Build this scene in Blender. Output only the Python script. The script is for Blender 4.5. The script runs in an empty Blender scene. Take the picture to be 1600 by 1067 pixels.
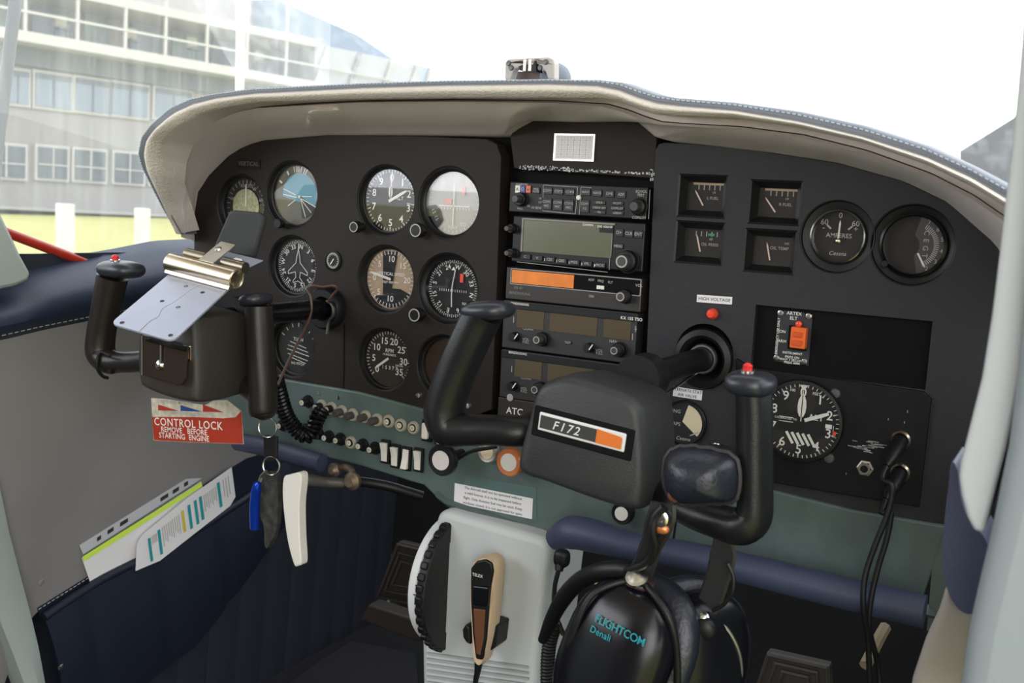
import bpy, bmesh, math, random
from math import sin, cos, pi, radians as RAD
from mathutils import Vector as V, Matrix
random.seed(7)
S = bpy.context.scene
COL = S.collection
# ---------------------------------------------------------------- camera
YAW, PIT, ROL, FPX = 0.50546, -0.13192, 0.05242, 1639.18
CAM = V((0.56137, -1.008, 0.09376))
f_ = V((-sin(YAW)*cos(PIT), cos(YAW)*cos(PIT), sin(PIT)))
r0 = V((cos(YAW), sin(YAW), 0)); u0 = r0.cross(f_)
R_ = r0*cos(ROL)+u0*sin(ROL); U_ = u0*cos(ROL)-r0*sin(ROL)
cd = bpy.data.cameras.new('camera'); co = bpy.data.objects.new('camera', cd); COL.objects.link(co)
m = Matrix((R_, U_, -f_)).transposed().to_4x4(); m.translation = CAM; co.matrix_world = m
cd.sensor_width = 36; cd.lens = FPX/1600*36; cd.clip_start = 0.02; cd.clip_end = 2000
cd.dof.use_dof = True; cd.dof.focus_distance = 1.05; cd.dof.aperture_fstop = 13
S.camera = co
# ---------------------------------------------------------------- world and light
w = bpy.data.worlds.new('world'); S.world = w; w.use_nodes = True
bg = w.node_tree.nodes['Background']; bg.inputs[0].default_value = (0.93, 0.97, 1.0, 1); bg.inputs[1].default_value = 3.0
def area(name, loc, target, sx, sy, power, col):
    l = bpy.data.lights.new(name, 'AREA'); l.shape = 'RECTANGLE'; l.size = sx; l.size_y = sy; l.energy = power; l.color = col
    o = bpy.data.objects.new(name, l); COL.objects.link(o); o.location = loc
    o.rotation_euler = (V(target)-V(loc)).to_track_quat('-Z', 'Y').to_euler(); return o
area('open_door_daylight', (0.85, -1.55, 0.15), (0.0, 0.0, 0.0), 0.9, 0.7, 9, (1.0, 0.965, 0.94))
area('pilot_window_daylight', (-0.62, -1.1, 0.28), (0.25, 0.0, -0.1), 0.7, 0.35, 5.2, (0.93, 0.95, 1.0))
S.view_settings.view_transform = 'Standard'; S.view_settings.look = 'None'
S.view_settings.exposure = 0.0; S.view_settings.gamma = 1; S.view_settings.use_curve_mapping = False

# ---------------------------------------------------------------- picking points
def ray(px, py): return f_ + R_*((px-800)/FPX) - U_*((py-533.5)/FPX)
def at(px, py, y=0.0):
    d = ray(px, py); return CAM + d*((y-CAM.y)/d.y)
def atx(px, py, x):
    d = ray(px, py); return CAM + d*((x-CAM.x)/d.x)
def atz(px, py, z):
    d = ray(px, py); return CAM + d*((z-CAM.z)/d.z)
def atpl(px, py, p0, n):
    d = ray(px, py); return CAM + d*((p0-CAM).dot(n)/d.dot(n))
def size_z(px, py, h, y=0.0): return (at(px, py-h/2, y)-at(px, py+h/2, y)).z
X, Y, Z = V((1, 0, 0)), V((0, 1, 0)), V((0, 0, 1))

# ---------------------------------------------------------------- materials
MATS = {}
def mat(name, col, rough=0.5, metal=0.0, bump=0, bscale=400, emit=0, spec=0.5, var=0.0, vscale=20, kind='noise', coat=0):
    if name in MATS: return MATS[name]
    M = bpy.data.materials.new(name); M.use_nodes = True; nt = M.node_tree; b = nt.nodes['Principled BSDF']
    b.inputs['Base Color'].default_value = (*col, 1); b.inputs['Roughness'].default_value = rough
    b.inputs['Metallic'].default_value = metal; b.inputs['Specular IOR Level'].default_value = spec
    b.inputs['Coat Weight'].default_value = coat
    if emit: b.inputs['Emission Color'].default_value = (*col, 1); b.inputs['Emission Strength'].default_value = emit
    tc = nt.nodes.new('ShaderNodeTexCoord')
    if bump:
        t = nt.nodes.new('ShaderNodeTexNoise' if kind == 'noise' else 'ShaderNodeTexVoronoi'); t.inputs['Scale'].default_value = bscale
        nt.links.new(tc.outputs['Object'], t.inputs['Vector'])
        bp = nt.nodes.new('ShaderNodeBump'); bp.inputs['Strength'].default_value = bump; bp.inputs['Distance'].default_value = 0.001
        nt.links.new(t.outputs[0], bp.inputs['Height']); nt.links.new(bp.outputs[0], b.inputs['Normal'])
    if var:
        t = nt.nodes.new('ShaderNodeTexNoise'); t.inputs['Scale'].default_value = vscale; t.inputs['Detail'].default_value = 6
        nt.links.new(tc.outputs['Object'], t.inputs['Vector'])
        r = nt.nodes.new('ShaderNodeMapRange'); r.inputs[1].default_value = 0.3; r.inputs[2].default_value = 0.7
        r.inputs[3].default_value = 1-var; r.inputs[4].default_value = 1+var; nt.links.new(t.outputs[0], r.inputs[0])
        h = nt.nodes.new('ShaderNodeHueSaturation'); h.inputs['Color'].default_value = (*col, 1)
        nt.links.new(r.outputs[0], h.inputs['Value']); nt.links.new(h.outputs[0], b.inputs['Base Color'])
    MATS[name] = M; return M
def glassmat(name, haze=0.0, tint=(1, 1, 1), refl=0.05, streak=False):
    M = bpy.data.materials.new(name); M.use_nodes = True; nt = M.node_tree; nt.nodes.clear()
    out = nt.nodes.new('ShaderNodeOutputMaterial'); tr = nt.nodes.new('ShaderNodeBsdfTransparent'); tr.inputs[0].default_value = (*tint, 1)
    gl = nt.nodes.new('ShaderNodeBsdfGlossy'); gl.inputs['Roughness'].default_value = 0.02
    lw = nt.nodes.new('ShaderNodeLayerWeight'); lw.inputs[0].default_value = 0.5   # facing works from both sides of a thin pane
    pw = nt.nodes.new('ShaderNodeMath'); pw.operation = 'POWER'; pw.inputs[1].default_value = 5; nt.links.new(lw.outputs['Facing'], pw.inputs[0])
    ma = nt.nodes.new('ShaderNodeMath'); ma.operation = 'MULTIPLY_ADD'; ma.inputs[1].default_value = 0.9; ma.inputs[2].default_value = refl; ma.use_clamp = True
    nt.links.new(pw.outputs[0], ma.inputs[0]); fac = ma.outputs[0]
    mx = nt.nodes.new('ShaderNodeMixShader'); nt.links.new(fac, mx.inputs[0]); nt.links.new(gl.outputs[0], mx.inputs[2])
    base = tr.outputs[0]
    if haze:
        tl = nt.nodes.new('ShaderNodeBsdfTranslucent'); tl.inputs[0].default_value = (0.9, 0.92, 0.95, 1)
        m2 = nt.nodes.new('ShaderNodeMixShader'); m2.inputs[0].default_value = haze
        if streak:
            tc = nt.nodes.new('ShaderNodeTexCoord'); mp = nt.nodes.new('ShaderNodeMapping'); mp.inputs['Scale'].default_value = (60, 60, 6)
            no = nt.nodes.new('ShaderNodeTexNoise'); no.inputs['Scale'].default_value = 1; no.inputs['Detail'].default_value = 4
            mr = nt.nodes.new('ShaderNodeMapRange'); mr.inputs[1].default_value = 0.45; mr.inputs[2].default_value = 0.8
            mr.inputs[3].default_value = haze*0.75; mr.inputs[4].default_value = haze*1.9
            nt.links.new(tc.outputs['Object'], mp.inputs[0]); nt.links.new(mp.outputs[0], no.inputs['Vector'])
            nt.links.new(no.outputs[0], mr.inputs[0]); nt.links.new(mr.outputs[0], m2.inputs[0])
        nt.links.new(tr.outputs[0], m2.inputs[1]); nt.links.new(tl.outputs[0], m2.inputs[2]); base = m2.outputs[0]
    nt.links.new(base, mx.inputs[1]); nt.links.new(mx.outputs[0], out.inputs[0]); return M
PANEL_L = mat('panel_brown_black', (0.020, 0.0155, 0.0135), 0.6, bump=0.2, bscale=900, spec=0.25)
PANEL_R = mat('panel_grained_black', (0.024, 0.0235, 0.027), 0.55, bump=0.6, bscale=1100, spec=0.35)
BLACK = mat('black_plastic', (0.007, 0.007, 0.008), 0.45, spec=0.35)
DEEP = mat('deep_black', (0.003, 0.003, 0.0035), 0.7, spec=0.15)
SATIN = mat('satin_black_metal', (0.006, 0.006, 0.008), 0.5, var=0.3, vscale=60, spec=0.25)
DIAL = mat('dial_black', (0.010, 0.010, 0.012), 0.7)
DIALB = mat('dial_brown_reflection', (0.030, 0.020, 0.015), 0.7)  # brown reflection of the beige seat, painted into the dial colour
WHITE = mat('marking_white', (0.82, 0.80, 0.76), 0.6)
DIM = mat('marking_grey', (0.40, 0.39, 0.37), 0.6)
LINER = mat('grey_vinyl', (0.68, 0.61, 0.585), 0.55, bump=0.25, bscale=700)
PIPING = mat('beige_piping', (0.68, 0.62, 0.56), 0.6, bump=0.6, bscale=350, kind='voronoi')
NAVY = mat('navy_vinyl', (0.018, 0.028, 0.058), 0.5, bump=0.3, bscale=500)
NAVYB = mat('navy_blue_pad', (0.045, 0.055, 0.105), 0.5, bump=0.2, bscale=500)
HOODTOP = mat('blue_grey_vinyl', (0.17, 0.19, 0.23), 0.5, bump=0.4, bscale=500)
POCK = mat('dark_navy_vinyl', (0.012, 0.016, 0.030), 0.5, bump=0.3, bscale=500, spec=0.35)
DNAVY = mat('dark_navy_carpet', (0.009, 0.012, 0.022), 0.8, bump=0.4, bscale=900)
DOORG = mat('grey_door_vinyl', (0.235, 0.222, 0.222), 0.6, bump=0.1, bscale=900, var=0.08, vscale=6)
GREEN = mat('green_hammered_paint', (0.092, 0.130, 0.124), 0.45, bump=0.15, bscale=200, var=0.18, vscale=22)
PEDG = mat('light_grey_plastic', (0.53, 0.555, 0.555), 0.55, bump=0.1, bscale=300)
FRAME = mat('pale_green_grey_paint', (0.34, 0.385, 0.365), 0.5, var=0.05, vscale=8)
POST = mat('blue_grey_paint', (0.22, 0.25, 0.265), 0.5)
POSTL = mat('light_trim_plastic', (0.37, 0.39, 0.40), 0.45)
YOKE = mat('yoke_black', (0.009, 0.009, 0.010), 0.36, bump=0.15, bscale=600, spec=0.35)
HUB = mat('yoke_hub_black', (0.024, 0.024, 0.026), 0.5, bump=0.3, bscale=1000)
HUBL = mat('yoke_hub_worn', (0.032, 0.025, 0.020), 0.5, bump=0.3, bscale=1000)
CHROME = mat('chrome', (0.75, 0.74, 0.72), 0.22, 1)
BRUSH = mat('brushed_metal', (0.66, 0.60, 0.55), 0.35, 0.8)
BRASS = mat('gold_metal', (0.62, 0.52, 0.38), 0.28, 1)
ALU = mat('aluminium_plate', (0.33, 0.355, 0.44), 0.42, 0.35, var=0.05, vscale=30)
RED = mat('red_plastic', (0.60, 0.02, 0.02), 0.35)
SIGNRED = mat('sign_red', (0.38, 0.030, 0.010), 0.5, var=0.06, vscale=60)
ORANGE = mat('orange_plastic', (0.80, 0.13, 0.02), 0.4)
OCHRE = mat('orange_badge', (0.64, 0.155, 0.02), 0.5)
CREAM = mat('cream_enamel', (0.62, 0.58, 0.47), 0.5, var=0.25, vscale=90)
IVORY = mat('ivory_plastic', (0.78, 0.74, 0.68), 0.4)
TAN = mat('tan_plastic', (0.62, 0.45, 0.30), 0.45)
BROWN = mat('brown_plastic', (0.13, 0.05, 0.02), 0.5)
PAPER = mat('paper_white', (0.78, 0.76, 0.78), 0.7)
PAPERG = mat('paper_grey', (0.50, 0.50, 0.54), 0.7)
BLUE = mat('blue_anodised', (0.01, 0.06, 0.55), 0.2, 0.6)
TEAL = mat('teal_print', (0.02, 0.30, 0.33), 0.5)
TEALD = mat('dark_teal_print', (0.01, 0.13, 0.15), 0.5)
YELLOW = mat('yellow_print', (0.62, 0.85, 0.10), 0.5)
YELLOWD = mat('mustard_print', (0.62, 0.52, 0.06), 0.5)
NAVYINK = mat('blue_ink', (0.02, 0.06, 0.22), 0.5)
INK = mat('black_ink', (0.03, 0.03, 0.03), 0.6)
LEATHER = mat('padded_leather', (0.011, 0.013, 0.022), 0.38, bump=0.5, bscale=250)
GLOSSB = mat('gloss_black', (0.004, 0.004, 0.006), 0.25, spec=0.35)
SKYB = mat('sky_disc_blue', (0.12, 0.34, 0.46), 0.5)
OLIVE = mat('olive_grey_disc', (0.14, 0.13, 0.10), 0.6)
OLIVEY = mat('olive_yellow_card', (0.42, 0.42, 0.26), 0.6, var=0.35, vscale=250)
BEIGED = mat('beige_reflection_and_scale', (0.45, 0.33, 0.23), 0.6)  # beige seat reflection painted as the climb dial; also colours the fuel scale strips
PALED = mat('dial_pale_reflection', (0.52, 0.50, 0.47), 0.6)  # bright window reflected in the glass, painted as a pale dial
LCDG = mat('lcd_green_reflection', (0.13, 0.135, 0.095), 0.15)  # greenish reflection on the screen, put into its base colour
LCDB = mat('lcd_brown', (0.095, 0.070, 0.045), 0.15)
LCDO = mat('lcd_orange', (0.66, 0.18, 0.02), 0.3, emit=0.15, var=0.15, vscale=60)
GREENM = mat('green_mark', (0.02, 0.40, 0.16), 0.5)
REDM = mat('red_flag', (0.85, 0.08, 0.04), 0.5)
PALERED = mat('pale_red_flag', (0.80, 0.38, 0.33), 0.5)
RUBBER = mat('rubber_pedal', (0.030, 0.024, 0.020), 0.5)
CARPET = mat('floor_carpet', (0.009, 0.009, 0.011), 0.9, bump=0.6, bscale=300)
COPPER = mat('copper_rim', (0.72, 0.24, 0.09), 0.3, 0.6)
SEATB = mat('beige_seat', (0.26, 0.20, 0.155), 0.8)
CLOTH = mat('beige_cloth', (0.27, 0.245, 0.225), 0.8, bump=0.5, bscale=60)
GLASS = glassmat('gauge_glass', refl=0.07)
WSHIELD = glassmat('windshield_plexiglass', haze=0.12, tint=(0.97, 0.98, 1), streak=True)
# ---------------------------------------------------------------- object helpers
def link(o, parent=None):
    COL.objects.link(o)
    if parent is not None: o.parent = parent
    return o
def org(parent):
    return V(parent['_o']) if parent is not None and '_o' in parent else V((0, 0, 0))
ROOTS = []
def thing(name, label, cat, loc, group=None):
    o = bpy.data.objects.new(name, None); o.empty_display_size = 0.02; o.location = loc; o['label'] = label; o['category'] = cat
    o['_o'] = tuple(loc); ROOTS.append(o)
    if group: o['group'] = group
    return link(o)
def obj(name, bm, mt, parent=None, smooth=True, angle=40, bevel=0, label=None, origin=None, segs=2):
    if origin is None: origin = org(parent)
    bmesh.ops.recalc_face_normals(bm, faces=bm.faces)
    bmesh.ops.translate(bm, verts=bm.verts, vec=-V(origin))
    me = bpy.data.meshes.new(name); bm.to_mesh(me); bm.free()
    me.materials.append(mt)
    for p in me.polygons: p.use_smooth = smooth
    if smooth:
        try: me.set_sharp_from_angle(angle=RAD(angle))
        except Exception: pass
    o = bpy.data.objects.new(name, me)
    if parent is None: o.location = origin
    else: o['_o'] = tuple(origin)
    ROOTS.append(o)
    if bevel:
        b = o.modifiers.new('bevel', 'BEVEL'); b.width = bevel; b.segments = segs; b.limit_method = 'ANGLE'; b.angle_limit = RAD(35); b.harden_normals = False
    if label: o['label'] = label
    return link(o, parent)
def single(o, label, cat, group=None, kind=None):
    if label: o['label'] = label
    if cat: o['category'] = cat
    if group: o['group'] = group
    if kind: o['kind'] = kind
    return o
def NB(): return bmesh.new()
def box(bm, c, s, ax=(X, Y, Z)):
    c = V(c); vs = []
    for i in (-1, 1):
        for j in (-1, 1):
            for k in (-1, 1): vs.append(bm.verts.new(c+ax[0]*(i*s[0]/2)+ax[1]*(j*s[1]/2)+ax[2]*(k*s[2]/2)))
    for q in ((0, 1, 3, 2), (4, 6, 7, 5), (0, 4, 5, 1), (2, 3, 7, 6), (0, 2, 6, 4), (1, 5, 7, 3)): bm.faces.new([vs[i] for i in q])
def prism(bm, pts, vec):
    a = [bm.verts.new(p) for p in pts]; b = [bm.verts.new(V(p)+vec) for p in pts]; n = len(pts)
    bm.faces.new(a); bm.faces.new(b[::-1])
    for i in range(n): bm.faces.new((a[i], a[(i+1) % n], b[(i+1) % n], b[i]))
def plate(bm, pxs, y, t): prism(bm, [at(a, b, y) for a, b in pxs], V((0, t, 0)))
def frame_of(ax):
    ax = V(ax).normalized(); t = Z if abs(ax.z) < 0.9 else X
    u = t.cross(ax).normalized(); return u, ax.cross(u), ax
def lathe(bm, o, ax, prof, seg=32, a0=0, a1=2*pi):
    u, v, n = frame_of(ax); o = V(o); rings = []; full = abs(a1-a0-2*pi) < 1e-6; cnt = seg if full else seg+1
    for r, h in prof:
        if r < 1e-6: rings.append([bm.verts.new(o+n*h)])
        else: rings.append([bm.verts.new(o+n*h+(u*cos(a0+(a1-a0)*i/seg)+v*sin(a0+(a1-a0)*i/seg))*r) for i in range(cnt)])
    for A, B in zip(rings, rings[1:]):
        for i in range(seg):
            j = (i+1) % cnt
            if len(A) == 1 and len(B) == 1: continue
            if len(A) == 1: bm.faces.new((A[0], B[i], B[j]))
            elif len(B) == 1: bm.faces.new((A[i], A[j], B[0]))
            else: bm.faces.new((A[i], A[j], B[j], B[i]))
def crom(p, n):
    p = [V(q) for q in p]; P = [p[0]*2-p[1]]+p+[p[-1]*2-p[-2]]; o = []
    for i in range(1, len(P)-2):
        for k in range(n):
            t = k/n; a, b, c, d = P[i-1:i+3]
            o.append(0.5*((2*b)+(c-a)*t+(2*a-5*b+4*c-d)*t*t+(-a+3*b-3*c+d)*t**3))
    o.append(p[-1]); return o
def lerp_list(l, n):
    out = []
    for i in range(n):
        t = i/(n-1)*(len(l)-1); k = min(int(t), len(l)-2); out.append(l[k]+(l[k+1]-l[k])*(t-k))
    return out
def tube(bm, pts, rad, seg=12, n=6, flat=None, cap=True, closed=False, ref=None):
    """rad: number or list of radii at the points; flat: list or number of the ratio across"""
    P = crom(pts, n) if n > 1 and not closed else [V(q) for q in pts]
    rr = [rad]*len(P) if not isinstance(rad, (list, tuple)) else lerp_list(list(rad), len(P))
    ff = [1]*len(P) if flat is None else ([flat]*len(P) if not isinstance(flat, (list, tuple)) else lerp_list(list(flat), len(P)))
    rings = []; L = len(P); u = None
    for i, p in enumerate(P):
        t = (P[(i+1) % L]-P[i-1]) if closed else (P[min(i+1, L-1)]-P[max(i-1, 0)])
        t = t.normalized() if t.length > 1e-9 else Z
        if u is None:
            r = V(ref) if ref is not None else (Y if abs(t.y) < 0.9 else X); u = (r-t*r.dot(t)).normalized()
        else:
            u = u-t*u.dot(t); u = u.normalized() if u.length > 1e-6 else X
        v = t.cross(u)
        rings.append([bm.verts.new(p+u*(rr[i]*cos(2*pi*k/seg))+v*(rr[i]*ff[i]*sin(2*pi*k/seg))) for k in range(seg)])
    m_ = L if closed else L-1
    for i in range(m_):
        A, B = rings[i], rings[(i+1) % L]
        for k in range(seg): bm.faces.new((A[k], A[(k+1) % seg], B[(k+1) % seg], B[k]))
    if cap and not closed: bm.faces.new(rings[0][::-1]); bm.faces.new(rings[-1])
def blob(bm, c, s, ax=(X, Y, Z), seg=24, p=2.0):
    """superellipsoid"""
    c = V(c); rings = []; n = seg//2
    def e(x, q): return (abs(x)**(2/q))*(1 if x >= 0 else -1)
    for i in range(n+1):
        a = -pi/2+pi*i/n
        if i in (0, n): rings.append([bm.verts.new(c+ax[2]*(s[2]*e(sin(a), p)))]); continue
        rings.append([bm.verts.new(c+ax[0]*(s[0]*e(cos(a), p)*e(cos(2*pi*k/seg), p))+ax[1]*(s[1]*e(cos(a), p)*e(sin(2*pi*k/seg), p))+ax[2]*(s[2]*e(sin(a), p))) for k in range(seg)])
    for A, B in zip(rings, rings[1:]):
        for k in range(seg):
            j = (k+1) % seg
            if len(A) == 1: bm.faces.new((A[0], B[k], B[j]))
            elif len(B) == 1: bm.faces.new((A[k], A[j], B[0]))
            else: bm.faces.new((A[k], A[j], B[j], B[k]))
def grid(bm, rows):
    R = [[bm.verts.new(p) for p in r] for r in rows]
    for a, b in zip(R, R[1:]):
        for i in range(len(a)-1): bm.faces.new((a[i], a[i+1], b[i+1], b[i]))
def thicken(bm, t):
    bmesh.ops.recalc_face_normals(bm, faces=bm.faces); bm.normal_update()
    bmesh.ops.solidify(bm, geom=bm.faces[:], thickness=t)
TXT = {}
def text(bm, s, c, size, right=X, up=Z, align='CENTER', ext=0.0, shear=0, space=1.0):
    key = (s, align, shear, space)
    if key not in TXT:
        cu = bpy.data.curves.new('t', 'FONT'); cu.body = s; cu.size = 1; cu.align_x = align; cu.align_y = 'CENTER'; cu.resolution_u = 3; cu.shear = shear; cu.space_character = space*1.03; cu.offset = 0.011
        ob = bpy.data.objects.new('t', cu); me = bpy.data.meshes.new_from_object(ob)
        TXT[key] = ([v.co.copy() for v in me.vertices], [tuple(p.vertices) for p in me.polygons])
        bpy.data.objects.remove(ob); bpy.data.meshes.remove(me); bpy.data.curves.remove(cu)
    vs, fs = TXT[key]; n = V(right).cross(V(up)); c = V(c)
    nv = [bm.verts.new(c+V(right)*(v.x*size)+V(up)*(v.y*size)+n*ext) for v in vs]
    for f in fs:
        try: bm.faces.new([nv[i] for i in f])
        except ValueError: pass
def bar(bm, a, b, w, n=-Y, t=0.0002):
    """flat bar between two points, width w, facing n"""
    a, b = V(a), V(b); d = (b-a); L = d.length; d = d.normalized(); s = d.cross(V(n)).normalized()
    box(bm, (a+b)/2, (L, w, t), (d, s, V(n)))
def rectpx(bm, x0, y0, x1, y1, y, t=0.001):
    a, b = at(x0, y0, y), at(x1, y1, y)
    box(bm, ((a.x+b.x)/2, y+t/2, (a.z+b.z)/2), (abs(b.x-a.x), t, abs(a.z-b.z)))
def rbox(bm, x0, x1, z0, z1, y0, y1): box(bm, ((x0+x1)/2, (y0+y1)/2, (z0+z1)/2), (abs(x1-x0), abs(y1-y0), abs(z1-z0)))
def apply_mods(o):
    dg = bpy.context.evaluated_depsgraph_get(); me = bpy.data.meshes.new_from_object(o.evaluated_get(dg))
    o.modifiers.clear(); old = o.data; o.data = me; bpy.data.meshes.remove(old)
def resample(pts, n):
    pts = [V(p) for p in pts]; L = [0]
    for a, b in zip(pts, pts[1:]): L.append(L[-1]+(b-a).length)
    out = []; k = 0
    for i in range(n):
        s = L[-1]*i/(n-1)
        while k < len(pts)-2 and L[k+1] < s: k += 1
        t = (s-L[k])/max(1e-9, L[k+1]-L[k]); out.append(pts[k].lerp(pts[k+1], min(1, max(0, t))))
    return out

# ================================================================= SETTING
def struct(name, bm, mt, bevel=0, smooth=True, label=None):
    o = obj(name, bm, mt, None, smooth=smooth, bevel=bevel, origin=(0, 0, 0)); o['kind'] = 'structure'
    if label: o['label'] = label
    return o
LX = -0.56
FZ = -0.72
# floor with carpet
bm = NB(); rbox(bm, -0.6, 0.62, FZ-0.03, FZ, -2.0, 0.75); struct('floor', bm, CARPET)
# firewall ahead of the pedals
bm = NB(); rbox(bm, -0.64, 0.6, FZ, 0.10, 0.66, 0.69); struct('wall_front', bm, mat('firewall_black', (0.008, 0.008, 0.009), 0.8))
# left side wall: upper grey door panel and lower navy quilted panel
bm = NB()
top = [(-60, 540), (0, 528), (70, 512), (145, 497), (230, 482), (310, 472), (420, 455)]
bot = [(-60, 1250), (20, 985), (62, 937), (135, 900), (230, 822), (320, 752), (396, 712)]
rt = resample([atx(a, b, LX) for a, b in top], 24); rb = resample([atx(a, b, LX) for a, b in bot], 24)
rows = []
for k in range(11):
    t = k/10; rows.append([p.lerp(q, t)+X*(0.012*sin(pi*min(1, t*1.0))) for p, q in zip(rt, rb)])
grid(bm, rows)
thicken(bm, 0.01)
wl = struct('wall_left', bm, DOORG)
# stitched seam in the door panel
bm = NB()
for i in range(60):
    t0, t1 = i/60, (i+0.6)/60
    a = resample([atx(px, py-3, LX+0.024) for px, py in top], 61)
    tube(bm, [a[i], a[i].lerp(a[i+1], 0.6)], 0.0006, seg=6, n=1)
obj('stitching', bm, DIM, wl)
# small screws of the door panel
for q in ((6, 724), (63, 909)):
    bm = NB(); lathe(bm, atx(*q, LX+0.012), X, [(0, 0.004), (0.004, 0.003), (0.006, 0)], 14); obj('screw', bm, BRUSH, wl)
# lower quilted wall
bm = NB(); N = 220
y0, y1 = -0.75, 0.66
rows = []
for kz in range(2):
    row = []
    for i in range(N+1):
        y = y0+(y1-y0)*i/N; ph = (y % 0.062)/0.062
        row.append(V((LX-0.034+0.006*abs(sin(pi*ph))**0.5, y+(0.0 if kz == 0 else -0.06), (0.0 if kz == 0 else FZ-0.01))))
    rows.append(row)
grid(bm, rows); thicken(bm, 0.01)
struct('wall_left', bm, DNAVY)
# door sill strip, pale green painted frame at the lower left
bm = NB(); L = [(-60, 640), (0, 762), (14, 830), (32, 900), (48, 960), (60, 1010), (74, 1085), (80, 1130)]
K = [(-200, 640), (-60, 830), (-30, 880), (-12, 930), (2, 975), (20, 1020), (50, 1100), (50, 1140)]
a = [atx(p, q, LX+0.035) for p, q in L]; b = [atx(p, q, LX+0.035) for p, q in K]
grid(bm, [[p-X*0.03 for p in a], a, [p.lerp(q, 0.5)+X*0.006 for p, q in zip(a, b)], b, [p-X*0.03 for p in b]])
struct('trim_1', bm, FRAME)
# pocket sewn on the quilted wall
pk = thing('door_pocket', 'dark navy padded map pocket sewn on the lower left side wall', 'pocket', atx(200, 960, LX))
ptop = [(62, 962), (135, 912), (235, 862), (300, 828), (400, 762), (440, 716)]
pbot = [(95, 1130), (200, 1085), (300, 1010), (345, 955), (400, 880), (455, 800)]
bm = NB(); a = resample([atx(p, q, LX+0.010) for p, q in ptop], 60); b = resample([atx(p, q, LX+0.004) for p, q in pbot], 60)
rows = []
for k in range(9):
    t = k/8; row = []
    for i, (p, q) in enumerate(zip(a, b)):
        ph = (i % 15)/15; row.append(p.lerp(q, t)+X*(0.016*sin(pi*(0.12+0.86*t))-0.006*max(0, 1-abs(ph-0.5)*7)*min(1, t*3)))
    rows.append(row)
grid(bm, rows); thicken(bm, 0.004)
obj('pocket_front', bm, POCK, pk)
bm = NB(); tube(bm, [p+X*0.008 for p in a[::6]], 0.006, seg=10, n=4); obj('piping', bm, POCK, pk)
bm = NB(); pb = [(58, 950), (135, 902), (230, 824), (320, 756), (385, 716), (440, 700)]
c = resample([atx(p, q, LX+0.012) for p, q in pb], 60); grid(bm, [c, [p+X*-0.001 for p in a]]); thicken(bm, 0.002)
obj('pocket_lining', bm, POCK, pk)
bm = NB(); cs = resample([p.lerp(q, 0.12)+X*0.002 for p, q in zip(c, a)], 71)
for i in range(50): tube(bm, [cs[i], cs[i].lerp(cs[i+1], 0.6)], 0.0007, seg=6, n=1)
obj('stitching', bm, DIM, pk)
bm = NB(); lathe(bm, atx(96, 1042, LX+0.026), X, [(0, 0.003), (0.004, 0.002), (0.005, 0)], 14); obj('snap', bm, CHROME, pk)

# papers in the pocket
sl = thing('plastic_sleeve', 'clear punched document sleeve with yellow edge tucked in the map pocket', 'document sleeve', atx(220, 830, LX+0.012))
def px_poly(pxs, x, t=0.0006): bm = NB(); prism(bm, [atx(a, b, x) for a, b in pxs], V((-t, 0, 0))); return bm
obj('sheet', px_poly([(128, 872), (314, 752), (330, 800), (352, 850), (148, 930)], LX+0.016), PAPER, sl, smooth=False)
obj('binding_edge', px_poly([(124, 852), (291, 748), (316, 747), (130, 866)], LX+0.0175), PAPERG, sl, smooth=False)
obj('yellow_strip', px_poly([(129, 870), (315, 753), (316, 760), (132, 877)], LX+0.0185), YELLOW, sl, smooth=False)
bm = NB()
for q, wd in (((155, 841), 7), ((173, 829), 11), ((194, 816), 14), ((257, 777), 14), ((275, 766), 11), ((291, 756), 7)):
    d = V((62, -39)).normalized()*wd/2
    prism(bm, [atx(q[0]-d.x, q[1]-d.y-3, LX+0.0185), atx(q[0]+d.x, q[1]+d.y-3, LX+0.0185), atx(q[0]+d.x, q[1]+d.y+3, LX+0.0185), atx(q[0]-d.x, q[1]-d.y+3, LX+0.0185)], V((-0.0004, 0, 0)))
obj('punch_holes', bm, INK, sl, smooth=False)
lf = thing('checklist_leaflet', 'white checklist leaflet with teal bands standing in the map pocket', 'leaflet', atx(290, 800, LX+0.02))
obj('sheet', px_poly([(214, 850), (222, 836), (290, 780), (362, 730), (368, 776), (360, 790), (250, 876), (212, 892)], LX+0.024), PAPER, lf, smooth=False)
def band(bm, x, y, wd, h, xx):
    prism(bm, [atx(x, y, xx), atx(x+wd, y-wd*0.6, xx), atx(x+wd+h*0.13, y+h-wd*0.6, xx), atx(x+h*0.13, y+h, xx)], V((-0.0003, 0, 0)))
for x, y, h in ((231, 842, 36), (246, 829, 38), (293, 790, 37), (303, 783, 37), (311, 777, 36), (339, 755, 38)):
    bm = NB(); band(bm, x, y, 4, h, LX+0.0250); obj('teal_band', bm, TEAL, lf, smooth=False)
bm = NB(); band(bm, 283, 799, 4, 33, LX+0.0250); obj('yellow_band', bm, YELLOWD, lf, smooth=False)
bm = NB()
for x, y, h in [(237+i*2.2, 838-i*1.5, 12) for i in range(4)]+[(253+i*3.2, 824-i*2.4, 30-(i*7) % 11) for i in range(9)]+[(318+i*3, 774-i*2.2, 25-(i*5) % 9) for i in range(7)]+[(348, 750, 26), (352, 747, 30), (356, 744, 28)]: band(bm, x, y, 0.8, h, LX+0.0250)
obj('print', bm, DIM, lf, smooth=False)

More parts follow.
